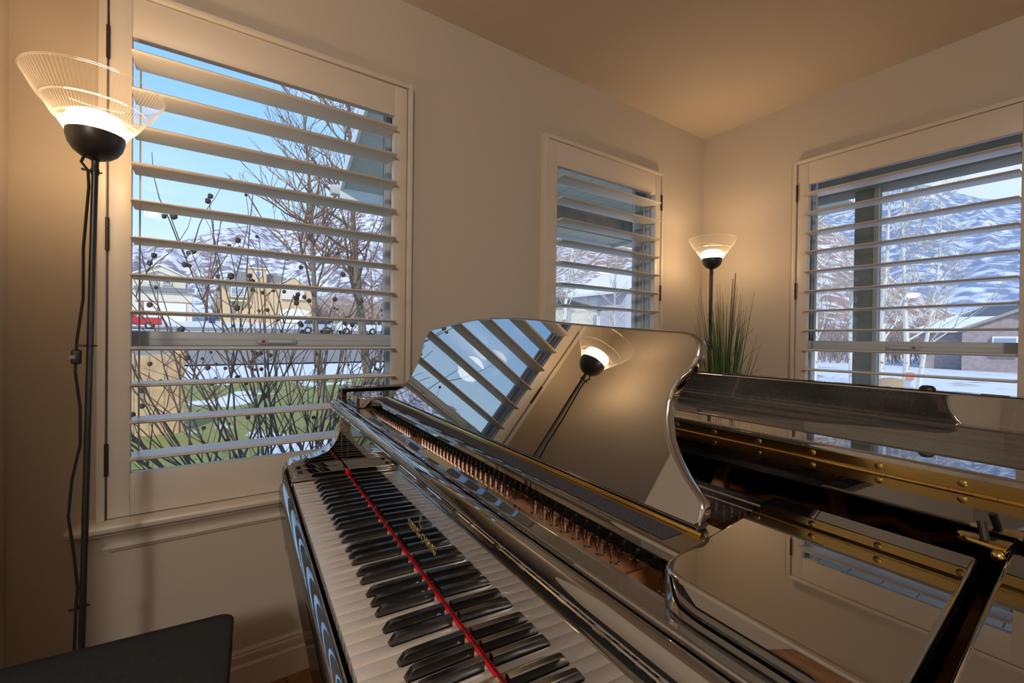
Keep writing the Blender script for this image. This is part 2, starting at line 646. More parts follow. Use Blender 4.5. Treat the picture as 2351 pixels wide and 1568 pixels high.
def pp(name, mb, m, parent=None, **kw):
    o = part(name, mb, m, parent or piano, off=KO, **kw)
    if m in (M_lac, M_lacd, M_lacs):
        w = o.modifiers.new('flat faces', 'WEIGHTED_NORMAL')
        w.keep_sharp = True
        w.weight = 100
    return o


UL, UR = -0.055, 1.2775      # inner faces of the arms
# case: ring of outer and inner outline
def outline(o):
    pts = [(UL - 0.05 + o, 0.13), (UL - 0.05 + o, 0.95), (UL - 0.045 + o, 1.20)]
    cx, cy, r = 0.30, 1.16, 0.39 - o
    for k in range(10, -1, -1):
        t = pi * k / 10
        pts.append((cx + (r + 0.0) * cos(t) * 1.0, cy + r * 0.85 * sin(t)))
    pts += [(0.72 - o, 1.05), (0.78 - o, 0.95), (0.88 - o, 0.83), (1.02 - o, 0.72), (1.16 - o, 0.64), (1.27 - o, 0.56), (1.32 - o, 0.46), (1.332 - o, 0.36), (1.335 - o, 0.13)]
    return pts


po = outline(0.0)
pi_ = outline(0.05)
# inner face on the treble side follows the wing
pi_[-1] = (1.2575, 0.13)
pi_[-2] = (1.2335, 0.36)
pi_[-3] = (1.222, 0.46)
n = len(po)
vs, fs = [], []
for (x, y) in po:
    vs += [(x, y, -0.20), (x, y, 0.245)]
for (x, y) in pi_:
    vs += [(x, y, -0.20), (x, y, 0.245)]
for i in range(n - 1):
    a, b_ = 2 * i, 2 * (i + 1)
    c, d = 2 * n + 2 * i, 2 * n + 2 * (i + 1)
    fs += [(a, b_, b_ + 1, a + 1), (c, c + 1, d + 1, d), (a + 1, b_ + 1, d + 1, c + 1), (a, c, d, b_)]
fs += [(0, 1, 2 * n + 1, 2 * n), (2 * (n - 1), 4 * n - 2, 4 * n - 1, 2 * n - 1)]
pp('rim', MB().add(vs, fs), M_lac, bevel=0.004, segs=3)
pp('bottom_frame', MB().prism([(x, y) for x, y in pi_], 'z', -0.19, -0.15), M_wood)
pp('soundboard', MB().prism([(x, max(y, 0.165)) for x, y in pi_], 'z', 0.10, 0.115), M_dark)

# arms with their scroll profile
arm = [(-0.012, -0.20), (-0.019, -0.04), (-0.021, 0.0), (-0.019, 0.018), (-0.012, 0.033), (0.002, 0.043), (0.022, 0.0475), (0.05, 0.049), (0.072, 0.0535), (0.092, 0.063),
       (0.108, 0.077), (0.120, 0.096), (0.127, 0.118), (0.1305, 0.145), (0.131, 0.175), (0.131, 0.245), (0.1335, 0.245), (0.1335, -0.20)]
pp('arm', MB().prism(arm, 'x', UL - 0.05, UL), M_lac, bevel=0.003, segs=3, ang=50)
pp('arm', MB().prism(arm, 'x', UR - 0.018, 1.335), M_lac, bevel=0.003, segs=3, ang=50)
# key blocks
kb = [(-0.004, -0.06), (-0.004, 0.006), (0.002, 0.0155), (0.014, 0.0185), (0.139, 0.0185), (0.139, -0.06)]
for a, c in ((UL + 0.0005, -0.0045), (1.2265, UR - 0.0185)):
    k = pp('key_block', MB().prism(kb, 'x', a, c), M_lac, bevel=0.002)
    pp('button', MB().lathe([(0.0002, 0.0215), (0.006, 0.0215), (0.0065, 0.0185)], 12, ((a + c) / 2, 0.02, 0)), M_dark, k)
# key bed and slip
pp('key_bed', MB().box(UL, UR, -0.004, 0.30, -0.11, -0.045), M_wood)
slip = [(-0.007, -0.012), (-0.012, -0.010), (-0.020, -0.010), (-0.027, -0.014), (-0.030, -0.024), (-0.031, -0.075), (-0.007, -0.075)]
pp('key_slip', MB().prism(slip, 'x', UL + 0.001, UR - 0.019), M_lac, bevel=0.0015)
pp('key_bed_edge', MB().box(UL - 0.02, UR, -0.022, -0.006, -0.135, -0.078), M_lac, bevel=0.004)

# keys
KW = 0.0235
BC = {1: 0.0204, 3: 0.0492, 6: 0.0895, 8: 0.1175, 10: 0.1452}          # black key centres inside an octave
BHALF = 0.0068


def white_poly(name, x0, left, right):
    w = KW - 0.0009
    p = [(0.00045, 0.0), (0.00045 + w, 0.0)]
    if right is not None:
        p += [(0.00045 + w, 0.0500), (right, 0.0500), (right, 0.152)]
    else:
        p += [(0.00045 + w, 0.152)]
    if left is not None:
        p += [(left, 0.152), (left, 0.0500), (0.00045, 0.0500)]
    else:
        p += [(0.00045, 0.152)]
    return p


WH = {'C': (0, None, 1), 'D': (1, 1, 3), 'E': (2, 3, None), 'F': (3, None, 6), 'G': (4, 6, 8), 'A': (5, 8, 10), 'B': (6, 10, None)}
wmesh = {}


def get_white(nm_, lo, hi):
    k = (nm_, lo, hi)
    if k not in wmesh:
        i, l, r = WH[nm_]
        x0 = i * KW
        L_ = None if (l is None or not lo) else BC[l] + BHALF - x0
        R2 = None if (r is None or not hi) else BC[r] - BHALF - x0
        poly = white_poly(nm_, 0, L_, R2)
        b = MB().prism(poly, 'z', -0.0022, 0.0)
        b.prism([(p[0], max(p[1], 0.0014)) for p in poly], 'z', -0.024, -0.0021)
        wmesh[k] = b.mesh('white_key', M_white, (0, 0, 0), bevel=0.0006, segs=2)
    return wmesh[k]


seq = 'ABCDEFG'
for i in range(52):
    nm_ = seq[i % 7]
    me = get_white(nm_, i != 0, i != 51)
    o = obj('white_key', me, piano)
    o.location = (i * KW, 0, KZ + random.uniform(-0.0004, 0.0003))
# one black key
rings = []
for v, zt, hw in ((0.0467, -0.004, 0.0052), (0.0478, 0.0005, 0.0052), (0.0545, 0.0094, 0.0049), (0.0562, 0.0110, 0.00475), (0.060, 0.0120, 0.0047), (0.100, 0.0124, 0.0047), (0.1345, 0.0122, 0.0047)):
    bw = 0.0056
    c = 0.0012 if zt > 0.001 else 0.0003
    rings.append([(-bw, v, -0.006), (bw, v, -0.006), (hw, v, zt - c), (hw - c, v, zt), (-hw + c, v, zt), (-hw, v, zt - c)])
bmesh_ = MB().loft(rings).mesh('black_key', M_blackkey, ang=24)
smesh = MB().box(-0.0048, 0.0048, 0.1346, 0.150, -0.02, 0.0035).mesh('key_stick', M_stick, bevel=0.0004, segs=1)
blacks = [-7 * KW + 7 * KW - (0.1645 - BC[10]) + 2 * KW]
for oc in range(8):
    for s in (1, 3, 6, 8, 10):
        u = 2 * KW + oc * 7 * KW + BC[s]
        if u < 51 * KW:
            blacks.append(u)
for u in blacks:
    o = obj('black_key', bmesh_, piano)
    o.location = (u, 0, KZ)
    s = obj('key_stick', smesh, o)
# red felt cord along the foot of the fallboard
pts = [(-0.004, 0.140, 0.018), (0.002, 0.1375, 0.013), (0.008, 0.1380, 0.0080)] + [(0.02 + k * 0.05, 0.1388, 0.0052) for k in range(25)]
pp('felt_cord', MB().tube(pts, [0.0045, 0.0045, 0.0038] + [0.0024] * 25, 8), M_redfelt)

# fallboard with its forward lip
fb = [(0.1405, 0.0065), (0.1432, 0.160), (0.1415, 0.172), (0.136, 0.180), (0.126, 0.1845), (0.110, 0.1855), (0.1045, 0.1865), (0.1035, 0.1885), (0.1045, 0.1895), (0.1025, 0.1915),
      (0.1008, 0.1945), (0.1000, 0.1985), (0.1002, 0.2035), (0.1018, 0.2080), (0.1045, 0.2112), (0.1085, 0.2128), (0.1128, 0.2125), (0.1140, 0.2110), (0.1150, 0.200), (0.150, 0.195), (0.158, 0.180), (0.158, 0.0065)]
fall = pp('fallboard', MB().prism(fb, 'x', UL + 0.002, UR - 0.02), M_lac, ang=28)
for (u, hw) in ((UL + 0.012, 0.01), (UR - 0.03, 0.01)):
    pp('fall_pivot', MB().lathe([(0.0003, 0), (0.004, 0), (0.004, 0.002), (0.0003, 0.002)], 10, (u, 0.1395, 0.03)), M_brassd, fall)


def text_mesh(body, size, m, extr=0.0002):
    cu = bpy.data.curves.new('lettering', 'FONT')
    cu.body = body
    cu.size = size
    cu.extrude = extr
    cu.align_x = 'CENTER'
    tmp = bpy.data.objects.new('tmp', cu)
    COL.objects.link(tmp)
    bpy.context.view_layer.update()
    me = bpy.data.meshes.new_from_object(tmp.evaluated_get(bpy.context.evaluated_depsgraph_get()))
    bpy.data.objects.remove(tmp)
    me.name = 'lettering'
    me.materials.clear()
    me.materials.append(m)
    return me


me = text_mesh('YOUNG CHANG', 0.0195, M_gold)
w = max(v.co.x for v in me.vertices) - min(v.co.x for v in me.vertices)
for v in me.vertices:
    v.co.x *= 0.136 / w
lt = obj('lettering', me, fall)
lt.rotation_euler = (radians(90) - 0.0176, 0, 0)
lt.location = (0.608, 0.1414 - 0.0004, KZ + 0.058)
b = MB()


def arc(cx, cz, rx, rz, a0, a1, th, n=28):
    out, inn = [], []
    for k in range(n + 1):
        t = a0 + (a1 - a0) * k / n
        out.append((cx + rx * cos(t), cz + rz * sin(t)))
        inn.append((cx + (rx - th) * cos(t), cz + (rz - th) * sin(t)))
    for k in range(n):
        q = [out[k], out[k + 1], inn[k + 1], inn[k]]
        b.add([(p[0], 0.14225 - 0.0006 + 0.0176 * (p[1] - 0.09), p[1]) for p in q], [(0, 1, 2, 3)])


arc(0.608, 0.0865, 0.0100, 0.0105, 0, 2 * pi, 0.0011, 40)
arc(0.608, 0.0865, 0.0074, 0.0082, radians(40), radians(320), 0.0012)
arc(0.608, 0.0865, 0.0040, 0.0056, radians(40), radians(320), 0.0011)
pp('emblem', b, M_gold, fall)

# lock rail, pin block plate, tuning pins
rail = [(0.1190, 0.150), (0.1190, 0.2095), (0.1205, 0.2130), (0.124, 0.2140), (0.1435, 0.2140), (0.1445, 0.2125), (0.1445, 0.150)]
lock = pp('lock_rail', MB().prism([(max(v, 0.1595) if z < 0.2 else v, z) for v, z in rail], 'x', UL + 0.001, UR - 0.022), M_lacd, ang=28)
for seg in ((0.139, 0.1428),):
    lab = [(0.630 + 0.115 * k, 0) for k in (0, 1)]
    r_ = MB()
    pl = []
    for cxx, s in ((0.738, 1), (0.637, -1)):
        for k in range(9):
            t = -pi / 2 + pi * k / 8
            pl.append((cxx + s * 0.0072 * cos(t), 0.1365 + 0.0072 * sin(t) * s))
    r_.prism(pl, 'z', 0.2140, 0.2145)
    pp('brass_label', r_, mat('label_gold', (0.50, 0.42, 0.22), 0.5, 0.3), lock)
plate = pp('plate', MB().box(UL + 0.002, UR - 0.05, 0.158, 0.40, 0.158, 0.180), M_copper, bevel=0.003)
for u in (0.43, 0.842, 1.044):
    rg = []
    for v in (0.150, 0.40):
        rg.append([(u - 0.020, v, 0.178), (u - 0.010, v, 0.186), (u - 0.002, v, 0.190), (u + 0.006, v, 0.188), (u + 0.020, v, 0.178)])
    pp('plate_strut', MB().loft(rg), M_copper)
pinm = MB().lathe([(0.0055, 0.0), (0.0055, 0.0006), (0.0033, 0.001), (0.0033, 0.008), (0.0042, 0.0085), (0.0042, 0.0125), (0.0033, 0.013), (0.0030, 0.024), (0.0022, 0.0262), (0.0002, 0.0268)], 8).mesh('tuning_pin', M_steel, ang=30)
np_ = 0
wires = MB()
u = 0.02
while u < 1.17:
    if all(abs(u - s) > 0.022 for s in (0.43, 0.842, 1.044)):
        for r_ in range(4):
            uu, vv = u + r_ * 0.0045, 0.197 + r_ * 0.022
            o = obj('tuning_pin', pinm, piano)
            o.location = (uu, vv, KZ + 0.180)
            wires.tube([(uu + 0.003, vv, 0.1905), (uu + 0.007, 0.42, 0.186)], 0.0006, 3)
            np_ += 1
    u += 0.0162 if u < 0.84 else 0.0200
w_ = pp('string', wires, M_wire)
w_['kind'] = 'stuff'
# inside the case behind the desk: bass strings, dampers, plate ribs
b = MB()
for k in range(95):
    u0 = 0.02 + k * 0.0118
    b.tube([(u0, 0.40, 0.172), (u0 - 0.10 + 0.0005 * k, 1.20 - 0.004 * k, 0.160)], 0.0009, 3)
w_ = pp('string', b, M_wire)
w_['kind'] = 'stuff'
b = MB()
for k in range(40):
    u0 = 0.30 + k * 0.0165
    b.box(u0, u0 + 0.008, 0.545 + 0.0012 * k, 0.600 + 0.0012 * k, 0.174, 0.193)
pp('damper_row', b, M_dampfelt, bevel=0.001)['kind'] = 'stuff'
b = MB()
crv = [(0.90 + 0.012 * k, 0.52 + 0.010 * sin(k * 0.9) + 0.004 * k, 0.168 + 0.004 * sin(k * 1.3)) for k in range(26)]
b.tube(crv, 0.0075, 8)
pp('plate_edge', b, M_copper)
b = MB()
for a in ((0.97, 0.40, 0.62, 1.05), (0.60, 0.40, 0.42, 1.15), (1.12, 0.40, 0.95, 0.75)):
    b.loft([[(a[0] - 0.012, a[1], 0.165), (a[0] + 0.012, a[1], 0.165), (a[0] + 0.008, a[1], 0.205), (a[0] - 0.008, a[1], 0.205)],
            [(a[2] - 0.012, a[3], 0.165), (a[2] + 0.012, a[3], 0.165), (a[2] + 0.008, a[3], 0.205), (a[2] - 0.008, a[3], 0.205)]])
pp('plate_bar', b, M_copper, bevel=0.004)
pp('plate_web', MB().box(UL + 0.002, UR - 0.06, 0.40, 0.47, 0.150, 0.168), M_copper, bevel=0.004)

# music shelf, felt, hinge strip, desk
sh0, sh1 = 0.157, 1.113
shelf = [(0.1655, 0.2165), (0.1650, 0.2335), (0.1665, 0.2370), (0.1700, 0.2383), (0.232, 0.2383), (0.234, 0.2365), (0.234, 0.2165)]
shf = pp('music_shelf', MB().prism(shelf, 'x', sh0, sh1), M_lac, ang=28)
pp('shelf_felt', MB().box(sh0 + 0.006, sh1 - 0.030, 0.1735, 0.1975, 0.2384, 0.2390), M_deskfelt, shf)
pp('shelf_hinge', MB().box(sh0 + 0.01, sh1 - 0.016, 0.2005, 0.2075, 0.2384, 0.2396).tube([(sh0 + 0.01, 0.2035, 0.2405), (sh1 - 0.016, 0.2035, 0.2405)], 0.0019, 8), M_brass, shf)
dr = [(1.085, 0.0), (1.0885, 0.006), (1.0885, 0.018), (1.0855, 0.025), (1.077, 0.0312), (1.064, 0.041), (1.049, 0.055), (1.038, 0.070), (1.030, 0.088), (1.0275, 0.104), (1.0285, 0.117), (1.034, 0.130), (1.041, 0.137),
      (1.0455, 0.145), (1.0475, 0.155), (1.0465, 0.165), (1.0425, 0.172), (1.034, 0.1775), (1.021, 0.180)]
top = [(0.983, 0.1822), (0.913, 0.1868), (0.822, 0.1945), (0.740, 0.2025), (0.66, 0.208), (0.59, 0.2095), (0.52, 0.2085), (0.44, 0.2030), (0.37, 0.1960)]
dl = [(0.300, 0.1895), (0.287, 0.187), (0.278, 0.180), (0.273, 0.168), (0.2735, 0.156), (0.277, 0.143), (0.282, 0.128), (0.2830, 0.112), (0.280, 0.094), (0.272, 0.074), (0.258, 0.057), (0.240, 0.044), (0.220, 0.0335), (0.205, 0.027), (0.198, 0.020), (0.196, 0.008), (0.199, 0.0)]
desk_poly = dr + top + dl
TH, tl_ = 0.0145, radians(20)


def dk(u, s, d):
    return (u, 0.2105 + s * sin(tl_) + d * cos(tl_), 0.2395 + s * cos(tl_) - d * sin(tl_))


nd = len(desk_poly)


def inset(poly, d):
    c = []
    m = len(poly)
    for i in range(m):
        a, p, q = Vector(poly[i - 1]), Vector(poly[i]), Vector(poly[(i + 1) % m])
        n1 = Vector(((p - a).y, -(p - a).x)).normalized()
        n2 = Vector(((q - p).y, -(q - p).x)).normalized()
        nn = (n1 + n2).normalized()
        c.append((p.x - nn.x * d, p.y - nn.y * d))
    return c


rg = []
for d, i in ((0.0, 0.0042), (0.0005, 0.0028), (0.0016, 0.0012), (0.0036, 0.0), (0.0109, 0.0), (0.0129, 0.0012), (0.0140, 0.0028), (0.0145, 0.0042)):
    rg.append([dk(u, s, d) for u, s in inset(desk_poly, i)])
pp('music_desk', MB().loft(rg), M_lac, ang=40)
pp('desk_prop', MB().tube([dk(0.62, 0.12, 0.016), (0.62, 0.315, 0.238)], 0.004, 8), M_brassd)

# side wings of the desk assembly
wr = [(1.1105, 0.150), (1.1125, 0.142), (1.1165, 0.1365), (1.1235, 0.1325), (1.133, 0.1307), (1.146, 0.1303), (1.2475, 0.1303), (1.2235, 0.346), (1.087, 0.346), (1.0815, 0.3445), (1.0785, 0.339), (1.0785, 0.328), (1.084, 0.306), (1.093, 0.257), (1.1015, 0.205), (1.1060, 0.170)]
wing = pp('desk_wing', MB().prism(wr, 'z', 0.2142, 0.2420), M_lac, bevel=0.0032, segs=3, ang=40)
wlp = [(1.2705 - u, v) for u, v in wr]
wlp = [(max(u, UL + 0.004), v) for u, v in wlp]
pp('desk_wing', MB().prism(wlp, 'z', 0.2142, 0.2420), M_lac, bevel=0.0032, segs=3, ang=40)
rr = [(0.303, 0.2145), (0.303, 0.2315), (0.3045, 0.2340), (0.307, 0.2350), (0.322, 0.2350), (0.323, 0.2362), (0.338, 0.2362), (0.340, 0.2345), (0.340, 0.2145)]
pp('rear_rail', MB().prism(rr, 'x', UL + 0.15, 1.087), M_lacd, ang=28)

# lid: closed main lid, front flap folded back, long brass hinge
ml = outline(-0.012)
mlp = [(x, y) for x, y in ml if y > 0.385]
mlp = [(UL - 0.062, 0.3865)] + mlp + [(1.347, 0.3865)]
lid = pp('main_lid', MB().prism(mlp, 'z', 0.2500, 0.2755), M_lac, bevel=0.002)
fl0, fl1 = UL - 0.06, 1.345
flap = [(0.3865, 0.2805), (0.3860, 0.2900), (0.3875, 0.2935), (0.3910, 0.2952), (0.640, 0.2958), (0.6420, 0.2972), (0.6440, 0.3330), (0.6455, 0.3355), (0.6490, 0.3365), (0.660, 0.3365), (0.664, 0.3340), (0.668, 0.300), (0.668, 0.2765), (0.3900, 0.2765)]
flp = pp('front_flap', MB().prism(flap, 'x', fl0, fl1), M_lacs, ang=28)
pp('flap_lip_edge', MB().box(fl0, fl1, 0.6465, 0.6625, 0.3365, 0.3372), M_lac, flp)
for u in (1.105,):
    pp('rubber_button', MB().lathe([(0.0085, 0.3372), (0.008, 0.3400), (0.0055, 0.3425), (0.0003, 0.3432)], 14, (u, 0.654, 0)), M_dark, flp)
pp('lock_slot', MB().box(1.155, 1.178, 0.650, 0.657, 0.3371, 0.3376), M_dark, flp)
HV, HZ = 0.3845, 0.2782
hg = pp('lid_hinge', MB().box(fl0 + 0.07, fl1 - 0.07, 0.3852, 0.3868, HZ - 0.0108, HZ - 0.001), M_brass)
pp('hinge_leaf', MB().box(fl0 + 0.07, fl1 - 0.07, 0.3846, 0.3862, HZ + 0.001, HZ + 0.0112), M_brass, hg)
kn = MB().tube([(0.00015, 0, 0), (0.01385, 0, 0)], 0.0021, 10).mesh('knuckle', M_brass, ang=40)
u = fl0 + 0.075
while u < fl1 - 0.09:
    o = obj('knuckle', kn, hg)
    o.location = (u, HV - 0.0012, KZ + HZ)
    u += 0.0139
sc = MB().lathe([(0.0031, 0), (0.0029, 0.0008), (0.0018, 0.0014), (0.0003, 0.0016)], 12).add([(-0.002, -0.0003, 0.0017), (0.002, -0.0003, 0.0017), (0.002, 0.0003, 0.0017), (-0.002, 0.0003, 0.0017)], [(0, 1, 2, 3)]).mesh('screw', M_brassd, ang=40)
for k in range(-15, 8):
    for dz, dv in ((0.0068, 0.3846), (-0.0062, 0.3852)):
        o = obj('screw', sc, hg)
        o.location = (1.038 + k * 0.0555, dv, KZ + HZ + dz)
        o.rotation_euler = (radians(90), random.uniform(0, 3), 0)
# prop-stick socket on the treble rim
b = MB()
pl = []
for k in range(13):
    t = pi / 2 + pi * k / 12
    pl.append((1.216 + 0.012 * cos(t) * 0.9, 0.372 + 0.011 * sin(t)))
pl = [(1.2345, 0.3835)] + pl + [(1.2345, 0.357)]
br = pp('prop_bracket', MB().prism(pl, 'z', 0.2455, 0.2500), M_brass, bevel=0.001)
pp('prop_peg', MB().tube([(1.2215, 0.369, 0.249), (1.2185, 0.372, 0.262)], 0.0028, 10), M_wood, br)
pp('cap_bead', MB().blob((1.2315, 0.3515, 0.2455), 0.004, 10, 6), M_brass)

# legs and lyre
def leg(u, v):
    b = MB()
    rg = []
    for z, s in ((-0.15, 0.062), (-0.20, 0.062), (-0.21, 0.050), (-0.45, 0.042), (-0.64, 0.034), (-0.66, 0.046), (-0.69, 0.046), (-0.695, 0.020)):
        rg.append([(u + a * s, v + c * s, z) for a, c in ((-1, -.6), (-.6, -1), (.6, -1), (1, -.6), (1, .6), (.6, 1), (-.6, 1), (-1, .6))])
    L_ = pp('leg', b.loft(rg), M_lac, ang=35)
    pp('caster', MB().tube([(u - 0.012, v, -0.719), (u + 0.012, v, -0.719)], 0.026, 16), M_brassd, L_)


leg(0.02, 0.10)
leg(1.20, 0.10)
leg(0.30, 1.28)
ly = MB().box(0.52, 0.54, 0.22, 0.25, -0.66, -0.16).box(0.68, 0.70, 0.22, 0.25, -0.66, -0.16).box(0.50, 0.72, 0.18, 0.28, -0.70, -0.66)
lyr = pp('lyre', ly, M_lac, bevel=0.004)
for u in (0.55, 0.61, 0.67):
    pp('pedal', MB().box(u - 0.014, u + 0.014, 0.06, 0.20, -0.690, -0.684), M_brass, lyr, bevel=0.002)

# ------------------------------------------------------------------ bench
bx_, by_ = -0.19, 0.83
bench = thing('piano_bench', 'low bench with charcoal woven fabric seat and black welt, below the near lamp', 'bench', (bx_, by_, 0))
bench.rotation_euler = (0, 0, -0.09)


def rrect(hx, hy, r, n=6):
    p = []
    for cx, cy, a in ((hx - r, hy - r, 0), (-hx + r, hy - r, 90), (-hx + r, -hy + r, 180), (hx - r, -hy + r, 270)):
        for k in range(n + 1):
            t = radians(a + 90 * k / n)
            p.append((cx + r * cos(t), cy + r * sin(t)))
    return p


def bpart(name, mb, m, parent=None, **kw):
    return part(name, mb, m, parent or bench, off=(0, 0, 0), **kw)


hx, hy = 0.215, 0.405
rg = []
for z, i in ((0.43, 0.004), (0.435, 0.0), (0.488, 0.0), (0.4965, 0.004), (0.4985, 0.012), (0.500, 0.03), (0.5005, 0.10)):
    rg.append([(x, y, z) for x, y in rrect(hx - i, hy - i, max(0.03 - i, 0.006))])
seat = bpart('seat_cushion', MB().loft(rg), M_bench, ang=50)
wp = [(x, y, 0.4965) for x, y in rrect(hx - 0.0015, hy - 0.0015, 0.028)]
bpart('welt', MB().tube(wp + [wp[0]], 0.0042, 8, False), M_welt, seat)
bpart('frame', MB().box(-hx + 0.01, hx - 0.01, -hy + 0.01, hy - 0.01, 0.36, 0.43), M_wood, bevel=0.004)
for sx in (-1, 1):
    for sy in (-1, 1):
        bpart('leg', MB().box(sx * (hx - 0.035) - 0.022, sx * (hx - 0.035) + 0.022, sy * (hy - 0.035) - 0.022, sy * (hy - 0.035) + 0.022, 0, 0.36), M_wood, bevel=0.003)

# ------------------------------------------------------------------ torchiere floor lamps


def floor_lamp(loc, label, lean, cord_pts):
    L_ = thing('floor_lamp', label, 'lamp', loc, 'torchiere floor lamps')
    L_.rotation_euler = (lean[1], lean[0], 0)

    def lp(name, mb, m, parent=None, **kw):
        return part(name, mb, m, parent or L_, off=(0, 0, 0), **kw)
    lp('base', MB().lathe([(0.0005, 0), (0.118, 0), (0.122, 0.006), (0.118, 0.014), (0.05, 0.022), (0.014, 0.028), (0.0005, 0.030)], 40), M_lampblack)
    lp('pole', MB().lathe([(0.0002, 0.02), (0.0062, 0.02), (0.0062, 1.545), (0.0002, 1.545)], 14), M_lampblack)
    lp('collar', MB().lathe([(0.0002, 1.498), (0.0075, 1.50), (0.0078, 1.512), (0.0066, 1.515), (0.0066, 1.53), (0.012, 1.534), (0.014, 1.541), (0.0002, 1.545)], 14), M_lampblack)
    bowl = [(0.0005, 1.533), (0.012, 1.534), (0.026, 1.539), (0.038, 1.549), (0.0465, 1.563), (0.0505, 1.578), (0.0512, 1.590), (0.049, 1.590), (0.048, 1.577), (0.036, 1.553), (0.0005, 1.540)]
    lp('bowl', MB().lathe(bowl, 40), M_lampblack, ang=40)
    z0 = 1.588
    # ribbed shade: the radius ripples so that the ribs are real relief
    prof = [(0.0500, 0.0), (0.0625, 0.020), (0.0660, 0.0255), (0.0705, 0.0275), (0.0800, 0.043), (0.0880, 0.056), (0.0925, 0.0585), (0.1030, 0.076), (0.1150, 0.098), (0.1205, 0.1080)]
    nr = 90
    rings = []
    for r, z in prof:
        ring = []
        for k in range(nr * 4):
            t = 2 * pi * k / (nr * 4)
            rip = (0.0012, 0.0, -0.0008, 0.0)[k % 4]
            ring.append(((r + rip) * cos(t), (r + rip) * sin(t), z0 + z))
        rings.append(ring)
    shd = lp('shade', MB().loft(rings, False), M_shade, ang=60)
    for r, z in ((0.0690, 0.0272), (0.0905, 0.0578), (0.1208, 0.1082)):
        ring = [(r * cos(2 * pi * k / 64), r * sin(2 * pi * k / 64), z0 + z) for k in range(65)]
        lp('shade_rim', MB().tube(ring, 0.0014 if r < 0.11 else 0.0020, 6, False), M_shade, shd)
    lp('bulb', MB().lathe([(0.0005, 1.592), (0.028, 1.596), (0.046, 1.606), (0.052, 1.618), (0.046, 1.630), (0.028, 1.638), (0.0005, 1.641)], 28), M_bulb)
    if cord_pts:
        cp = [(x, y, z) for x, y, z in cord_pts]
        lp('cord', MB().tube(cp, 0.0030, 6), M_cord)
    else:
        lp('cord', MB().tube([(-0.010, 0.004, 1.536), (-0.012, 0.004, 1.50), (-0.008, 0.004, 1.2), (-0.010, 0.004, 0.8), (-0.009, 0.004, 0.3), (-0.02, 0.01, 0.03)], 0.0028, 6), M_cord)
    return L_, lp


lampA, lpA = floor_lamp((-0.228, 1.36, 0), 'tall black floor lamp with ribbed clear shade, beside the large window and bench', (0.0165, 0.0),
    [(-0.016, -0.006, 1.540), (-0.022, -0.006, 1.522), (-0.010, -0.008, 1.505), (-0.008, -0.008, 1.47), (-0.014, -0.008, 1.33), (-0.012, -0.008, 1.22), (-0.020, -0.008, 1.13), (-0.0215, -0.008, 1.06), (-0.012, -0.008, 0.98),
     (-0.010, -0.008, 0.90), (-0.022, -0.008, 0.82), (-0.026, -0.008, 0.74), (-0.016, -0.008, 0.66), (-0.008, -0.008, 0.58), (-0.010, -0.008, 0.53), (-0.011, -0.008, 0.40), (-0.013, -0.01, 0.20), (-0.03, -0.02, 0.03), (-0.10, 0.02, 0.02)])
sw = lpA('cord_switch', MB().box(-0.029, -0.012, -0.014, -0.002, 1.075, 1.107), M_cord, bevel=0.004, segs=3)
lpA('switch_wheel', MB().lathe([(0.0003, -0.004), (0.008, -0.004), (0.008, 0.004), (0.0003, 0.004)], 16, (-0.026, -0.008, 1.091)), mat('switch_grey', (0.25, 0.24, 0.22), 0.4), sw)
for z in (1.506, 1.116, 0.532):
    lpA('cable_tie', MB().lathe([(0.0075, z - 0.0018), (0.0082, z - 0.0018), (0.0082, z + 0.0018), (0.0075, z + 0.0018), (0.0075, z - 0.0018)], 14).box(-0.021, -0.006, -0.010, -0.005, z - 0.0022, z + 0.0022).box(0.006, 0.0125, -0.002, 0.001, z - 0.0015, z + 0.0015), M_cord)
lampB, lpB = floor_lamp((2.30, 1.40, 0), 'black floor lamp with ribbed clear shade in the room corner, behind the grass plant', (0.006, 0.0), None)
lampB.scale = (1.02, 1.02, 1.005)
lpB('cable_tie', MB().lathe([(0.0075, 1.098), (0.010, 1.098), (0.010, 1.112), (0.0075, 1.112), (0.0075, 1.098)], 14), M_cord)

# ------------------------------------------------------------------ grass plant
gx, gy = 2.255, 1.285
plant = thing('potted_grass', 'tall artificial green grass in a pot, between the corner lamp and the right window', 'plant', (gx, gy, 0))
M_g1 = mat('grass_green', (0.075, 0.17, 0.035), 0.5)
M_g2 = mat('grass_light', (0.15, 0.30, 0.07), 0.5)
M_g3 = mat('grass_dark', (0.055, 0.075, 0.022), 0.6)
M_pot = mat('pot_dark', (0.06, 0.04, 0.03), 0.5)
part('pot', MB().lathe([(0.0005, 0.0), (0.10, 0.0), (0.125, 0.24), (0.132, 0.25), (0.132, 0.27), (0.118, 0.27), (0.115, 0.24), (0.0005, 0.235)], 32), M_pot, plant, off=(0, 0, 0))


def blade(b, x, y, az, reach, h, droop, w, twist=0.0, nseg=9, z0=0.22):
    L2, R3 = [], []
    for k in range(nseg + 1):
        s = k / nseg
        d = reach * s ** droop
        z = z0 + h * (s if droop < 2.6 else s * (1.25 - 0.25 * s ** 3 * 3.0 * 0.5))
        px_, py_ = x + d * cos(az), y + d * sin(az)
        ww = w * (1 - s ** 3) + 0.0006
        # keep the blade's face about square to the window corner
        tx, ty = cos(twist + 0.97), sin(twist + 0.97)
        L2.append((px_ - ty * ww, py_ + tx * ww, z))
        R3.append((px_ + ty * ww, py_ - tx * ww, z))
    m = len(L2)
    fs = [(k, k + 1, m + k + 1, m + k) for k in range(m - 1)]
    b.add(L2 + R3, fs)


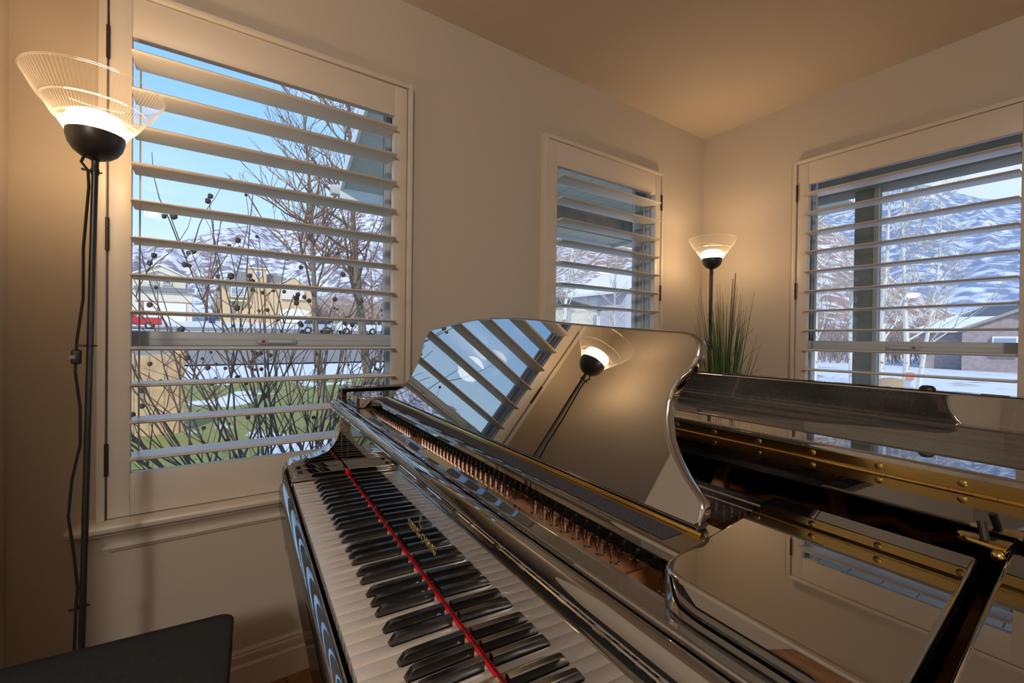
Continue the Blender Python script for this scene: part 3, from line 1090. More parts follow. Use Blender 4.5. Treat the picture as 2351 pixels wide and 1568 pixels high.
rnd = random.Random(11)
for M_, cnt, wmin, wmax, hmin, hmax, spread, nm_ in ((M_g3, 70, 0.0012, 0.0026, 0.75, 1.22, 0.16, 'thin_blades'), (M_g1, 55, 0.003, 0.0065, 0.70, 1.15, 0.10, 'blades'), (M_g2, 16, 0.004, 0.008, 0.65, 1.1, 0.08, 'pale_blades')):
    b = MB()
    for k in range(cnt):
        az = rnd.uniform(0, 2 * pi)
        r = rnd.uniform(0, 0.035)
        blade(b, r * cos(az), r * sin(az), az + rnd.uniform(-0.5, 0.5), rnd.uniform(0.02, spread), rnd.uniform(hmin, hmax), rnd.uniform(1.4, 2.2), rnd.uniform(wmin, wmax), rnd.uniform(-0.7, 0.7))
    if nm_ == 'thin_blades':
        for az, reach, h in ((-0.95, 0.22, 1.02), (-0.75, 0.20, 1.13), (-1.1, 0.24, 0.90), (-0.6, 0.12, 1.24), (2.0, 0.17, 0.95), (2.3, 0.13, 1.05), (-1.0, 0.16, 1.2)):
            blade(b, 0, 0, az, reach, h, 3.0, 0.0013)
    part(nm_, b, M_, plant, off=(0, 0, 0))['kind'] = 'stuff'
b = MB()
b.tube([(0, 0, 0.22), (0.01, -0.01, 0.9), (0.035, -0.03, 1.5)], [0.006, 0.005, 0.0022], 6)
b.tube([(0.005, 0, 0.22), (0.01, 0, 0.9), (0.028, -0.02, 1.47)], [0.005, 0.004, 0.002], 6)
part('reed', b, M_g3, plant, off=(0, 0, 0))

# ------------------------------------------------------------------ added fill light, an unseen ceiling fitting behind the camera
cl_ = thing('fill_light', 'round flush ceiling fitting added as unseen fill light behind the camera', 'lamp', (-1.1, -1.5, CEIL))
part('base_ring', MB().lathe([(0.17, 0), (0.175, -0.02), (0.16, -0.03), (0.155, 0)], 40), M_trim, cl_, off=(0, 0, 0))
part('diffuser', MB().lathe([(0.0005, -0.075), (0.07, -0.07), (0.125, -0.05), (0.158, -0.02), (0.158, -0.005)], 40), M_diff, cl_, off=(0, 0, 0))
pl = bpy.data.lights.new('fill_point_light', 'POINT')
pl.energy = FILL_W
pl.color = FILL_C
pl.shadow_soft_size = 0.16
o = bpy.data.objects.new('fill_point_light', pl)
COL.objects.link(o)
o.location = (-1.1, -1.5, CEIL - 0.28)
o.parent = cl_
o.matrix_parent_inverse = Matrix.Translation((1.1, 1.5, -CEIL))

# ------------------------------------------------------------------ outdoors


def gz(x, y):
    pr_ = [(-60, -0.55), (2, -0.47), (4.5, -0.37), (7, -0.10), (12, 0.35), (25, 0.95), (50, 1.30), (60, 1.60), (85, 3.15), (140, 7.0), (320, 22)]
    h = pr_[-1][1]
    for (a, p), (c, q) in zip(pr_[:-1], pr_[1:]):
        if y <= c:
            h = p + (q - p) * max(0, min(1, (y - a) / (c - a)))
            break
    s = max(0.0, min(1.0, (x - 0.9 * y) / (0.5 * abs(y) + 3.0)))
    s = s * s * (3 - 2 * s)
    return h * (1 - s) + s * (-0.45 + max(0, x - 40) * 0.03)


def ground_mat(name, c1, c2, c3, scale, lo, hi, rough=0.9):
    m = mat(name, c1, rough)
    n = m.node_tree.nodes
    L = m.node_tree.links.new
    t = n.new('ShaderNodeTexCoord')
    a = n.new('ShaderNodeTexNoise')
    a.inputs['Scale'].default_value = scale
    a.inputs['Detail'].default_value = 7
    c = n.new('ShaderNodeTexNoise')
    c.inputs['Scale'].default_value = scale * 22
    c.inputs['Detail'].default_value = 4
    r = n.new('ShaderNodeMapRange')
    r.inputs['From Min'].default_value = lo
    r.inputs['From Max'].default_value = hi
    k1 = n.new('ShaderNodeMixRGB')
    k1.inputs['Color1'].default_value = (*c1, 1)
    k1.inputs['Color2'].default_value = (*c2, 1)
    k2 = n.new('ShaderNodeMixRGB')
    k2.inputs['Color2'].default_value = (*c3, 1)
    L(t.outputs['Object'], a.inputs['Vector'])
    L(t.outputs['Object'], c.inputs['Vector'])
    L(c.outputs['Fac'], k1.inputs['Fac'])
    L(a.outputs['Fac'], r.inputs['Value'])
    L(r.outputs[0], k2.inputs['Fac'])
    L(k1.outputs[0], k2.inputs['Color1'])
    L(k2.outputs[0], n['Principled BSDF'].inputs['Base Color'])
    return m


SNOW = (0.80, 0.83, 0.88)
M_lawn = ground_mat('lawn_with_snow', (0.16, 0.20, 0.05), (0.36, 0.34, 0.12), SNOW, 0.9, 0.55, 0.60)
M_street = ground_mat('asphalt', (0.24, 0.23, 0.22), (0.32, 0.30, 0.28), SNOW, 0.12, 0.60, 0.63)
M_snowg = ground_mat('snow_ground', SNOW, (0.68, 0.72, 0.80), (0.34, 0.30, 0.20), 0.35, 0.62, 0.70)


def terrain(x0, x1, nx, y0, y1, ny, dz=0.0, clip=None):
    return MB().grid([[(x0 + (x1 - x0) * i / nx, y0 + (y1 - y0) * j / ny, gz(x0 + (x1 - x0) * i / nx, y0 + (y1 - y0) * j / ny) + dz) for i in range(nx + 1)] for j in range(ny + 1)])


b = terrain(-80, 140, 110, 1.9, 160, 90, -0.02)
b.grid([[(2.9 + (140 - 2.9) * i / 60, -40 + 41.9 * j / 20, gz(2.9 + (140 - 2.9) * i / 60, -40 + 41.9 * j / 20) - 0.02) for i in range(61)] for j in range(21)])
struct('ground_snow', b, M_snowg, 'snow covered ground around the house')
struct('ground_lawn', terrain(-14, 8, 44, 1.9, 10.4, 17, 0.0), M_lawn, 'yellow green lawn with patches of snow outside the large window')
struct('ground_street', terrain(-30, 22, 40, 13.0, 66, 26, 0.02), M_street, 'grey asphalt street beyond the lawn')

# mountains
RID = [(-40, 0.11), (-12, 0.135), (-6, 0.150), (-2, 0.165), (1, 0.192), (4, 0.210), (8, 0.222), (12, 0.255), (16, 0.285), (19.4, 0.315), (26, 0.35), (36, 0.37), (48, 0.36), (58, 0.30), (64, 0.265), (68.7, 0.245), (72, 0.25), (76.6, 0.268), (79, 0.245), (81, 0.225), (83.3, 0.215), (90, 0.20), (110, 0.16), (130, 0.12)]
HIL = [(34, 0.10), (41, 0.215), (48, 0.235), (55, 0.245), (62, 0.25), (66, 0.245), (68.7, 0.232), (70.5, 0.205), (72.4, 0.168), (74.5, 0.125), (77, 0.08), (80, 0.03)]


def interp(tab, a):
    if a <= tab[0][0]:
        return tab[0][1]
    for (p, q), (r, s) in zip(tab[:-1], tab[1:]):
        if a <= r:
            t = (a - p) / (r - p)
            return q + (s - q) * t
    return tab[-1][1]


def mountain(tab, a0, a1, na, r0, r1, nr, zlow, rough, seed):
    rows = []
    for j in range(nr + 1):
        t = j / nr
        r = r0 + (r1 - r0) * t
        row = []
        for i in range(na + 1):
            a = a0 + (a1 - a0) * i / na
            e_ = interp(tab, a)
            x, y = r * sin(radians(a)), r * cos(radians(a))
            p = t ** 1.15
            q = Vector((x / r1 * 9 + seed, y / r1 * 9, t * 1.2))
            nz = mnoise.fractal(q, 1.0, 2.1, 6) * rough
            nz += (1 - abs(mnoise.noise(Vector((a * 0.35 + seed, t * 2.2, 0)))) * 2) * rough * 0.8 * sin(pi * min(t, 1))
            z = zlow + (e_ * r1 + EYE - zlow) * p + nz * r1 * (0.25 + 0.75 * sin(pi * min(1, t * 0.98)))
            row.append((x, y, z))
        rows.append(row)
    # close the back
    rows.append([(x * 1.15, y * 1.15, zlow) for x, y, z in rows[-1]])
    return MB().grid(rows)


def rock_mat(name, c_bare, c_brush, c_snow, scale, lo, hi):
    m = ground_mat(name, c_bare, c_brush, c_snow, scale, lo, hi)
    return m


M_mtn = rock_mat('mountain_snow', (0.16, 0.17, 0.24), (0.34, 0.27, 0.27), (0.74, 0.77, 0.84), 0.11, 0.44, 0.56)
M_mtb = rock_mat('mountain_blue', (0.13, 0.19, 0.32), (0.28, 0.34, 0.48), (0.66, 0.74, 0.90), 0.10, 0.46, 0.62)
M_hil = rock_mat('hill_brush', (0.30, 0.17, 0.14), (0.36, 0.27, 0.23), (0.74, 0.75, 0.82), 0.30, 0.47, 0.60)
struct('mountain_north', mountain(RID, -42, 45, 150, 260, 900, 34, 6, 0.020, 3.0), M_mtn, 'snow dusted mountain ridge seen through the large window', ang=80)
struct('mountain_east', mountain(RID, 44, 132, 150, 260, 900, 34, 2, 0.016, 9.0), M_mtb, 'bluish snowy mountain seen through the right window', ang=80)
struct('hill_east', mountain(HIL, 33, 81, 110, 90, 300, 26, 1, 0.016, 21.0), M_hil, 'reddish brush covered hill with snow below the mountains', ang=80)

# porch around the corner: soffit boards, beams, post, roof
M_soff = mat('soffit_paint', (0.60, 0.56, 0.48), 0.6)
M_beam = mat('beam_brown', (0.20, 0.165, 0.125), 0.7, vary=(5, (0.26, 0.215, 0.165), 0.4, 0.6))
M_eave = mat('eave_grey', (0.50, 0.50, 0.49), 0.6)
M_fasc = mat('fascia_white', (0.66, 0.68, 0.70), 0.5)
porch = struct('porch_roof', label='covered porch roof wrapping the outside corner')
SZ = 2.62
for k in range(46):
    y = -4.6 + k * 0.205
    x1 = 5.22
    if y + 0.2 <= 1.85:
        part('soffit_board', MB().box(XB + T, 5.22, y, y + 0.199, SZ, SZ + 0.02), M_soff, porch, bevel=0.004, segs=1)
for k in range(20):
    x = 1.72 + k * 0.205
    part('soffit_board', MB().box(x, x + 0.199, 1.83, 4.80, SZ, SZ + 0.02), M_soff, porch, bevel=0.004, segs=1)
part('beam', MB().box(4.50, 4.74, -4.8, 3.9, 2.42, SZ), M_beam, porch, bevel=0.006)
part('beam', MB().box(1.9, 4.50, 3.66, 3.90, 2.42, SZ), M_beam, porch, bevel=0.006)
part('fascia', MB().box(5.24, 5.28, -4.8, 4.88, SZ - 0.04, SZ + 0.16).box(1.16, 5.28, 4.84, 4.88, SZ - 0.04, SZ + 0.16), M_fasc, porch, bevel=0.003)
part('roof_deck', MB().box(XB + T, 5.3, -4.8, 4.9, SZ + 0.02, SZ + 0.10).box(1.72, XB + T, YA + T, 4.9, SZ + 0.02, SZ + 0.10), M_eave, porch)
# overhanging rake end seen at the top right of the large window
rk = [(4.84, 2.66), (4.84, 2.80), (3.0, 3.83), (3.0, 3.69)]
part('rake_board', MB().prism(rk, 'x', 1.155, 1.185), M_fasc, porch)
for k in range(9):
    t0, t1 = k / 9, (k + 1) / 9
    y0, z0 = 4.83 - 1.83 * t0, 2.69 + 1.02 * t0
    y1, z1 = 4.83 - 1.83 * t1 + 0.006, 2.69 + 1.02 * t1 - 0.003
    part('rake_soffit_board', MB().add([(1.186, y0, z0), (1.75, y0, z0), (1.75, y1, z1), (1.186, y1, z1), (1.186, y0, z0 + .02), (1.75, y0, z0 + .02), (1.75, y1, z1 + .02), (1.186, y1, z1 + .02)],
                                      [(0, 1, 2, 3), (4, 7, 6, 5), (0, 4, 5, 1), (2, 6, 7, 3), (1, 5, 6, 2), (0, 3, 7, 4)]), M_eave, porch)
part('gutter_end', MB().box(1.08, 1.75, 4.86, 4.96, 2.62, 2.72), M_eave, porch, bevel=0.012)
post = thing('porch_post', 'square brown porch post outside the right window', 'post', (4.62, 1.395, -0.47))
part('shaft', MB().box(4.545, 4.695, 1.322, 1.468, -0.45, 2.42), M_beam, post, bevel=0.006)
part('corner_trim', MB().box(4.535, 4.565, 1.300, 1.330, -0.45, 2.42), mat('post_trim', (0.42, 0.34, 0.25), 0.6), post)
part('base_block', MB().box(4.52, 4.72, 1.295, 1.495, -0.47, -0.25), M_beam, post, bevel=0.008)

# bare shrub outside the large window
M_twig = mat('twig_dark', (0.13, 0.10, 0.085), 0.9)
M_twigr = mat('twig_red', (0.26, 0.15, 0.11), 0.9)
M_bark = mat('bark_grey', (0.20, 0.165, 0.135), 0.9)
M_birch = mat('bark_birch', (0.66, 0.63, 0.57), 0.8, vary=(6, (0.20, 0.18, 0.16), 0.60, 0.66))
M_birt = mat('twig_birch', (0.50, 0.44, 0.37), 0.9)


def wander(rn, p, d, length, n, bend, lift):
    pts = [Vector(p)]
    d = Vector(d).normalized()
    for k in range(n):
        d = (d + Vector((rn.uniform(-bend, bend), rn.uniform(-bend, bend), rn.uniform(-bend, bend) + lift))).normalized()
        pts.append(pts[-1] + d * (length / n))
    return pts, d


rn = random.Random(5)
shrub = thing('bare_shrub', 'bare shrub with dark seed heads filling the large window', 'shrub', (0.50, 4.1, gz(0.5, 4.1)))
stems, seeds = MB(), MB()
for k in range(78):
    bx0 = 0.55 + rn.gauss(0, 0.42)
    by0 = 4.1 + rn.uniform(-0.35, 0.5)
    lean = (bx0 - 0.55) * 0.9 + rn.gauss(0, 0.38)
    Ln = rn.uniform(1.4, 2.75) * (1.0 if lean > -0.5 else 0.85)
    pts, d = wander(rn, (bx0, by0, gz(bx0, by0) - 0.05), (lean, rn.uniform(-0.25, 0.25), 1.0), Ln, 9, 0.13, 0.02)
    stems.tube(pts, [0.0085 * (1 - 0.8 * i / 9) + 0.0012 for i in range(10)], 4, False)
    for q in range(rn.randint(3, 6)):
        i = rn.randint(3, 8)
        pp2, d2_ = wander(rn, pts[i], (d.x + rn.uniform(-1, 1), d.y + rn.uniform(-0.8, 0.8), 0.9), rn.uniform(0.25, 0.75), 5, 0.2, 0.03)
        stems.tube(pp2, [0.0042 * (1 - 0.75 * t / 5) + 0.0008 for t in range(6)], 3, False)
        if rn.random() < 0.35:
            seeds.blob(pp2[-1], rn.uniform(0.012, 0.024), 5, 3)
    if rn.random() < 0.5:
        for q in range(rn.randint(1, 4)):
            c = pts[-1 - q // 2] + Vector((rn.uniform(-.03, .03), rn.uniform(-.03, .03), rn.uniform(-.05, .03)))
            seeds.blob(c, rn.uniform(0.012, 0.026), 5, 3)
part('stems', stems, M_twig, shrub)['kind'] = 'stuff'
part('seed_heads', seeds, mat('seed_black', (0.06, 0.045, 0.035), 0.9), shrub)['kind'] = 'stuff'


def tree(name, label, x, y, h, trunk_r, lean, levels, rn, bark, twig, group, first=0.25, spread=0.8, tw=1.0, base=None):
    z = gz(x, y) if base is None else base
    t_ = thing(name, label, 'tree', (x, y, z), group)
    tr, tg = MB(), MB()
    pts, d = wander(rn, (x, y, z - 0.1), (lean[0], lean[1], 1), h, 12, 0.045, 0.03)
    tr.tube(pts, [trunk_r * (1 - 0.85 * i / 12) + 0.004 for i in range(13)], 7, False)

    def grow(p, d, L, r, lev):
        pp_, dd = wander(rn, p, d, L, 5, 0.17, 0.05)
        (tr if lev == levels else tg).tube(pp_, [r * (1 - 0.6 * k / 5) + 0.002 for k in range(6)], 4 if lev >= levels - 1 else 3, False)
        if lev > 0:
            for k in range(rn.randint(2, 4)):
                i = rn.randint(1, 5)
                nd_ = Vector((dd.x + rn.uniform(-spread, spread), dd.y + rn.uniform(-spread, spread), dd.z + rn.uniform(-0.25, 0.5)))
                grow(pp_[i], nd_, L * rn.uniform(0.5, 0.75), r * 0.52, lev - 1)
    for i in range(3, 13):
        if i / 12 < first:
            continue
        for q in range(rn.randint(1, 3)):
            a = rn.uniform(0, 2 * pi)
            grow(pts[i], (cos(a) * spread, sin(a) * spread, rn.uniform(0.3, 0.9)), h * rn.uniform(0.16, 0.34) * (1.15 - 0.6 * i / 12), trunk_r * 0.42 * (1.1 - 0.7 * i / 12) * tw, levels)
    part('trunk', tr, bark, t_)
    part('twigs', tg, twig, t_)['kind'] = 'stuff'
    return t_


rn = random.Random(21)
tree('bare_tree', 'bare reddish tree rising at the right side of the large window', 2.55, 8.2, 5.4, 0.085, (-0.12, 0.02), 3, rn, M_bark, M_twigr, 'bare trees on the street side', 0.3, 0.9)
tree('bare_tree', 'slender bare tree leaning left behind the shrub', 1.55, 7.0, 4.6, 0.05, (-0.22, 0.05), 3, rn, M_bark, M_twigr, 'bare trees on the street side', 0.35, 0.8)
tree('bare_tree', 'distant bare tree to the right of the tan house with turret', 17.0, 55, 10, 0.20, (0, 0), 3, rn, M_twigr, M_twigr, 'bare trees on the street side', 0.15, 0.9)
tree('bare_tree', 'distant bare tree between the cream house and the tan house', 0.3, 88, 12, 0.22, (0, 0), 3, rn, M_twigr, M_twigr, 'bare trees on the street side', 0.15, 0.9)
tree('bare_tree', 'distant bare tree at the right edge of the large window view', 22.5, 62, 12, 0.22, (0, 0), 3, rn, M_twigr, M_twigr, 'bare trees on the street side', 0.15, 0.9)

BL = 'birches on the snowy side yard'
birches = [('first white birch from the left edge of the right window view', 18.5, 7.15, 6.5, 0.10, (0.03, 0)), ('slim white birch just left of the brown porch post', 20.0, 6.45, 6.2, 0.08, (0, 0.02)),
           ('white birch right of the porch post, trunk bowed at its foot', 17.5, 4.9, 6.8, 0.10, (0.0, -0.05)), ('tall forked white birch in the middle of the right window view', 18.0, 4.42, 7.0, 0.09, (0, -0.06)),
           ('white birch nearest the brick house with the snowy roof', 19.5, 4.45, 6.2, 0.07, (0, -0.10)), ('pale birch behind the cream shed in the middle window', 12.6, 14.4, 6.0, 0.09, (0.02, 0)),
           ('small birch left of the brick building in the middle window', 17.7, 16.2, 5.2, 0.07, (0, 0))]
for lab, x, y, h, r, ln in birches:
    tree('birch_tree', lab, x, y, h, r, ln, 2, rn, M_birch, M_birt, BL, 0.22, 0.75, 0.8)

# hedge of distant brush below the hill
M_brush = mat('brush_brown', (0.34, 0.24, 0.19), 0.95, vary=(1.5, (0.46, 0.38, 0.33), 0.4, 0.7))
b = MB()
for k in range(2600):
    a = rn.uniform(36, 84)
    r = rn.uniform(42, 75)
    x, y = r * sin(radians(a)), r * cos(radians(a))
    z = max(gz(x, y), -0.45)
    h = rn.uniform(1.2, 4.2)
    b.tube([(x, y, z), (x + rn.uniform(-.5, .5), y + rn.uniform(-.5, .5), z + h * .5), (x + rn.uniform(-1.2, 1.2), y + rn.uniform(-1.2, 1.2), z + h)], [0.05, 0.035, 0.012], 3, False)
for k in range(1800):
    a = rn.uniform(1, 22)
    r = rn.uniform(92, 130)
    x, y = r * sin(radians(a)), r * cos(radians(a))
    z = gz(x, y)
    h = rn.uniform(2, 7)
    b.tube([(x, y, z), (x + rn.uniform(-.8, .8), y, z + h * .5), (x + rn.uniform(-2, 2), y, z + h)], [0.09, 0.06, 0.02], 3, False)
tag(part('brush', b, M_brush), 'brown leafless brush along the foot of the hills', 'brush', kind='stuff')

# wooden fence corner, lower left of the large window
fence = thing('wooden_fence', 'sunlit tan board fence at the lower left of the large window', 'fence', (-0.7, 7.0, gz(-0.7, 7)))
M_fence = mat('fence_tan', (0.55, 0.36, 0.19), 0.8, vary=(9, (0.66, 0.47, 0.28), 0.4, 0.6))
fm = None
for k in range(9):
    x = -1.55 + k * 0.145
    part('board', MB().box(x, x + 0.14, 6.98, 7.005, gz(x, 7) - 0.05, 0.88 + 0.01 * (k % 3)), M_fence, fence, bevel=0.004, segs=1)
part('rail', MB().box(-1.6, -0.24, 7.006, 7.05, 0.55, 0.64).box(-1.6, -0.24, 7.006, 7.05, 0.02, 0.11), M_fence, fence)
part('post', MB().box(-0.29, -0.20, 7.006, 7.09, -0.2, 0.93), M_fence, fence, bevel=0.006)

# houses -------------------------------------------------------
M_cream = mat('siding_cream', (0.72, 0.66, 0.56), 0.8)
M_tan = mat('stucco_tan', (0.66, 0.48, 0.29), 0.85)
M_roofg = mat('shingle_grey', (0.24, 0.24, 0.25), 0.85)
M_hwhite = mat('house_white', (0.82, 0.80, 0.77), 0.7)
M_hglass = mat('house_glass', (0.30, 0.36, 0.44), 0.15)
M_brickr = mat('brick_red', (0.36, 0.20, 0.16), 0.9, vary=(3, (0.42, 0.27, 0.22), 0.4, 0.6))
M_brickp = mat('brick_mauve', (0.33, 0.27, 0.27), 0.9, vary=(4, (0.40, 0.33, 0.32), 0.4, 0.6))
M_snow = mat('snow', (0.82, 0.85, 0.92), 0.9)
M_green = mat('door_green', (0.10, 0.42, 0.22), 0.6)


def gable(b, x0, x1, y0, y1, z0, zap, ov=0.3, th=0.18):
    """roof with the gable facing -Y"""
    m = (x0 + x1) / 2
    sl = (zap - z0) / (m - x0)
    pl = [(x0 - ov, z0 - ov * sl), (m, zap), (x1 + ov, z0 - ov * sl), (x1 + ov, z0 - ov * sl + th), (m, zap + th), (x0 - ov, z0 - ov * sl + th)]
    return b.prism(pl, 'y', y0 - ov, y1)


def win(parent, x0, x1, y, z0, z1, mull=1):
    f = part('window', MB().box(x0 - 0.12, x1 + 0.12, y - 0.10, y + 0.02, z0 - 0.12, z1 + 0.12), M_hwhite, parent)
    dx = (x1 - x0) / mull
    for k in range(mull):
        part('pane', MB().box(x0 + k * dx + 0.04, x0 + (k + 1) * dx - 0.04, y - 0.13, y - 0.09, z0, z1), M_hglass, f)
    return f


k_ = 85 / 45.0


def sx(x):
    return x * k_


def sz(z):
    return EYE + (z - EYE) * k_


h1 = thing('house', 'cream two storey house with white garage door, behind the red pickup', 'house', (-5.0, 85, gz(-5, 85)))
part('wall', MB().box(-11, sx(-1.26), 86.5, 97, 2.5, sz(5.85)), M_cream, h1)
part('gable_wall', MB().prism([(sx(-4.75), sz(5.80)), (sx(-2.92), sz(6.62)), (sx(-1.26), sz(5.80))], 'y', 86.5, 87.0), M_cream, h1)
part('roof', gable(MB(), sx(-4.65), sx(-1.26), 86.5, 97, sz(5.82), sz(6.66), 0.35), M_hwhite, h1)
part('roof_slope', MB().prism([(-14, sz(5.9)), (sx(-4.3), sz(5.9)), (sx(-5.2), sz(6.6)), (-14, sz(6.6))], 'y', 87.5, 96), M_roofg, h1)
part('lower_gable', gable(MB(), sx(-3.9), sx(-2.2), 86.2, 87, sz(5.86), sz(6.2), 0.1, 0.12), M_hwhite, h1)
win(h1, sx(-3.62), sx(-3.08), 86.4, sz(5.12), sz(5.42), 2)
win(h1, sx(-2.76), sx(-2.24), 86.4, sz(5.12), sz(5.42), 2)
part('garage_wall', MB().box(sx(-4.35), sx(-0.78), 84.2, 86.5, 2.6, sz(4.45)), M_cream, h1)
part('garage_roof', MB().prism([(83.7, sz(4.45)), (86.6, sz(4.85)), (86.6, sz(4.92)), (83.7, sz(4.55))], 'x', sx(-4.5), sx(-0.65)), M_roofg, h1)
part('garage_door', MB().box(sx(-3.8), sx(-1.19), 84.0, 84.25, sz(2.15), sz(3.58)), M_hwhite, h1)
part('brick_trim', MB().box(sx(-4.35), sx(-0.78), 84.1, 84.25, sz(3.60), sz(3.68)).box(sx(-4.0), sx(-3.84), 84.1, 84.3, sz(2.0), sz(3.62)), M_brickr, h1)

k_ = 85 / 50.0
h2 = thing('house', 'tan stucco house with a small square turret, across the street', 'house', (8.0, 85, gz(8, 85)))
part('wall', MB().box(sx(1.30), sx(9.2), 86, 97, 2.6, sz(5.8)), M_tan, h2)
part('roof', MB().prism([(sx(1.1), sz(5.8)), (sx(2.5), sz(7.35)), (sx(6.4), sz(7.2)), (sx(9.5), sz(6.0)), (sx(9.5), sz(5.8))], 'y', 86.6, 97), M_roofg, h2)
part('turret', MB().box(sx(3.45), sx(5.10), 85.6, 88.5, sz(6.3), sz(7.66)), M_tan, h2)
part('turret_eave', MB().box(sx(3.30), sx(5.22), 85.3, 88.8, sz(7.64), sz(7.74)), M_hwhite, h2)
tm = (sx(4.25), 87.0)
part('turret_roof', MB().add([(sx(3.30), 85.3, sz(7.74)), (sx(5.22), 85.3, sz(7.74)), (sx(5.22), 88.8, sz(7.74)), (sx(3.30), 88.8, sz(7.74)), (tm[0], tm[1], sz(8.28))], [(0, 1, 4), (1, 2, 4), (2, 3, 4), (3, 0, 4), (0, 3, 2, 1)]), M_roofg, h2)
win(h2, sx(4.15), sx(4.62), 85.6, sz(6.9), sz(7.35), 2)
part('bay', MB().box(sx(1.95), sx(3.60), 85.2, 86, sz(4.75), sz(5.80)), M_cream, h2)
part('bay_eave', MB().box(sx(1.25), sx(3.9), 84.9, 86.2, sz(5.80), sz(5.92)), M_hwhite, h2)
win(h2, sx(2.12), sx(3.16), 85.1, sz(5.03), sz(5.58), 2)
part('porch_eave', MB().box(sx(1.9), sx(3.4), 84.8, 86, sz(4.36), sz(4.46)), M_hwhite, h2)
part('porch_recess', MB().box(sx(2.2), sx(2.55), 85.9, 86.02, sz(2.6), sz(4.3)), M_roofg, h2)
part('door', MB().box(sx(2.85), sx(3.08), 85.85, 86.05, sz(2.45), sz(2.95)), M_green, h2)
part('wing', MB().box(sx(5.2), sx(9.3), 84.4, 87, 2.6, sz(6.3)), M_tan, h2)
part('wing_gable', MB().prism([(sx(6.35), sz(6.3)), (sx(7.4), sz(6.95)), (sx(8.45), sz(6.3))], 'y', 84.4, 86), M_tan, h2)
part('wing_roof', gable(MB(), sx(6.35), sx(8.45), 84.4, 92, sz(6.34), sz(6.98), 0.2, 0.14), M_hwhite, h2)
win(h2, sx(6.65), sx(7.2), 84.3, sz(4.98), sz(5.55), 1)
win(h2, sx(7.55), sx(8.1), 84.3, sz(4.98), sz(5.55), 1)
part('window_box', MB().box(sx(6.3), sx(8.4), 83.9, 84.4, sz(4.75), sz(5.75)), M_cream, h2)
gd = [(sx(6.28), sz(2.43)), (sx(6.28), sz(3.62)), (sx(6.9), sz(3.80)), (sx(8.2), sz(3.80)), (sx(8.95), sz(3.62)), (sx(8.95), sz(2.43))]
part('garage_door', MB().prism(gd, 'y', 84.2, 84.45), M_hwhite, h2)

k_ = 38 / 30.0
h3 = thing('house', 'brick house with snow on its dark roof, right window view', 'house', (38, 6.0, -0.45))
part('wall', MB().box(39, 48, sx(3.9), sx(7.0), -0.7, sz(1.86)), M_brickp, h3)
part('gable_wall', MB().prism([(sx(-1.2), -0.7), (sx(5.25), -0.7), (sx(5.25), sz(1.82)), (sx(3.45), sz(2.62)), (sx(1.2), sz(1.7)), (sx(-1.2), sz(1.7))], 'x', 37.8, 38.3), M_brickp, h3)
part('gable_trim', MB().prism([(sx(5.38), sz(1.72)), (sx(5.38), sz(1.84)), (sx(3.45), sz(2.74)), (sx(1.0), sz(1.72)), (sx(1.0), sz(1.58)), (sx(3.45), sz(2.60))], 'x', 37.5, 38.3), mat('trim_taupe', (0.36, 0.31, 0.27), 0.7), h3)
rf = [(38.6, sx(7.25), sz(1.86)), (38.6, sx(4.4), sz(1.86)), (43.5, sx(4.0), sz(3.05)), (43.5, sx(5.5), sz(3.05))]
part('roof', MB().add(rf + [(x, y, z - 0.2) for x, y, z in rf], [(0, 1, 2, 3), (4, 7, 6, 5), (0, 4, 5, 1), (1, 5, 6, 2), (2, 6, 7, 3), (3, 7, 4, 0)]), M_snow, h3)
rd = [(41.5, sx(6.3), sz(2.46)), (41.5, sx(3.3), sz(2.62)), (46, sx(1.5), sz(3.9)), (44.5, sx(5.1), sz(3.22))]
part('roof_ridge', MB().add([(x, y, z + 0.1) for x, y, z in rd] + [(x, y, z - 0.2) for x, y, z in rd], [(0, 1, 2, 3), (4, 7, 6, 5), (0, 4, 5, 1), (1, 5, 6, 2), (2, 6, 7, 3), (3, 7, 4, 0)]), mat('shingle_slate', (0.10, 0.12, 0.16), 0.8), h3)
part('eave', MB().box(38.2, 38.9, sx(5.3), sx(7.3), sz(1.70), sz(1.86)), M_hwhite, h3)
f = part('window', MB().box(37.62, 37.85, sx(3.42), sx(4.24), sz(0.60), sz(1.50)), M_hwhite, h3)
part('pane', MB().box(37.58, 37.64, sx(3.50), sx(4.16), sz(0.68), sz(1.42)), M_hglass, f)

h4 = thing('shed', 'pale shed with low roof behind the music desk, middle window', 'shed', (17.5, 18, gz(17.5, 18)))
part('wall', MB().box(16.0, 18.3, 18, 21, 0.2, 2.85), M_cream, h4)
part('end_wall', MB().box(18.3, 18.75, 18.2, 21, 0.2, 2.75), M_hwhite, h4)
part('roof', MB().prism([(15.5, 3.28), (19.0, 2.78), (19.0, 2.88), (15.5, 3.40)], 'y', 17.7, 21.4), M_roofg, h4)
part('corner_window', MB().box(18.0, 18.25, 17.95, 18.02, 1.6, 2.5), M_hglass, h4)
h5 = thing('house', 'tall lilac grey house end at the right of the middle window', 'house', (26.5, 22, gz(26.5, 22)))
part('wall', MB().box(25.3, 31, 22, 28, 0.5, 4.7), mat('siding_lilac', (0.50, 0.48, 0.52), 0.8), h5)
part('roof', MB().prism([(24.6, 4.5), (24.6, 4.7), (29, 6.9), (29, 6.7)], 'y', 21.6, 28), M_hwhite, h5)
part('gable_wall', MB().prism([(25.3, 4.6), (28.9, 4.6), (28.9, 6.6)], 'y', 22, 22.3), mat('siding_lilac2', (0.48, 0.46, 0.50), 0.8), h5)
h6 = thing('house', 'small red brick building with snow covered roof, middle window', 'house', (28, 24, gz(28, 24)))
part('wall', MB().box(26.7, 33, 24.5, 30, 0.5, 2.70), M_brickr, h6)
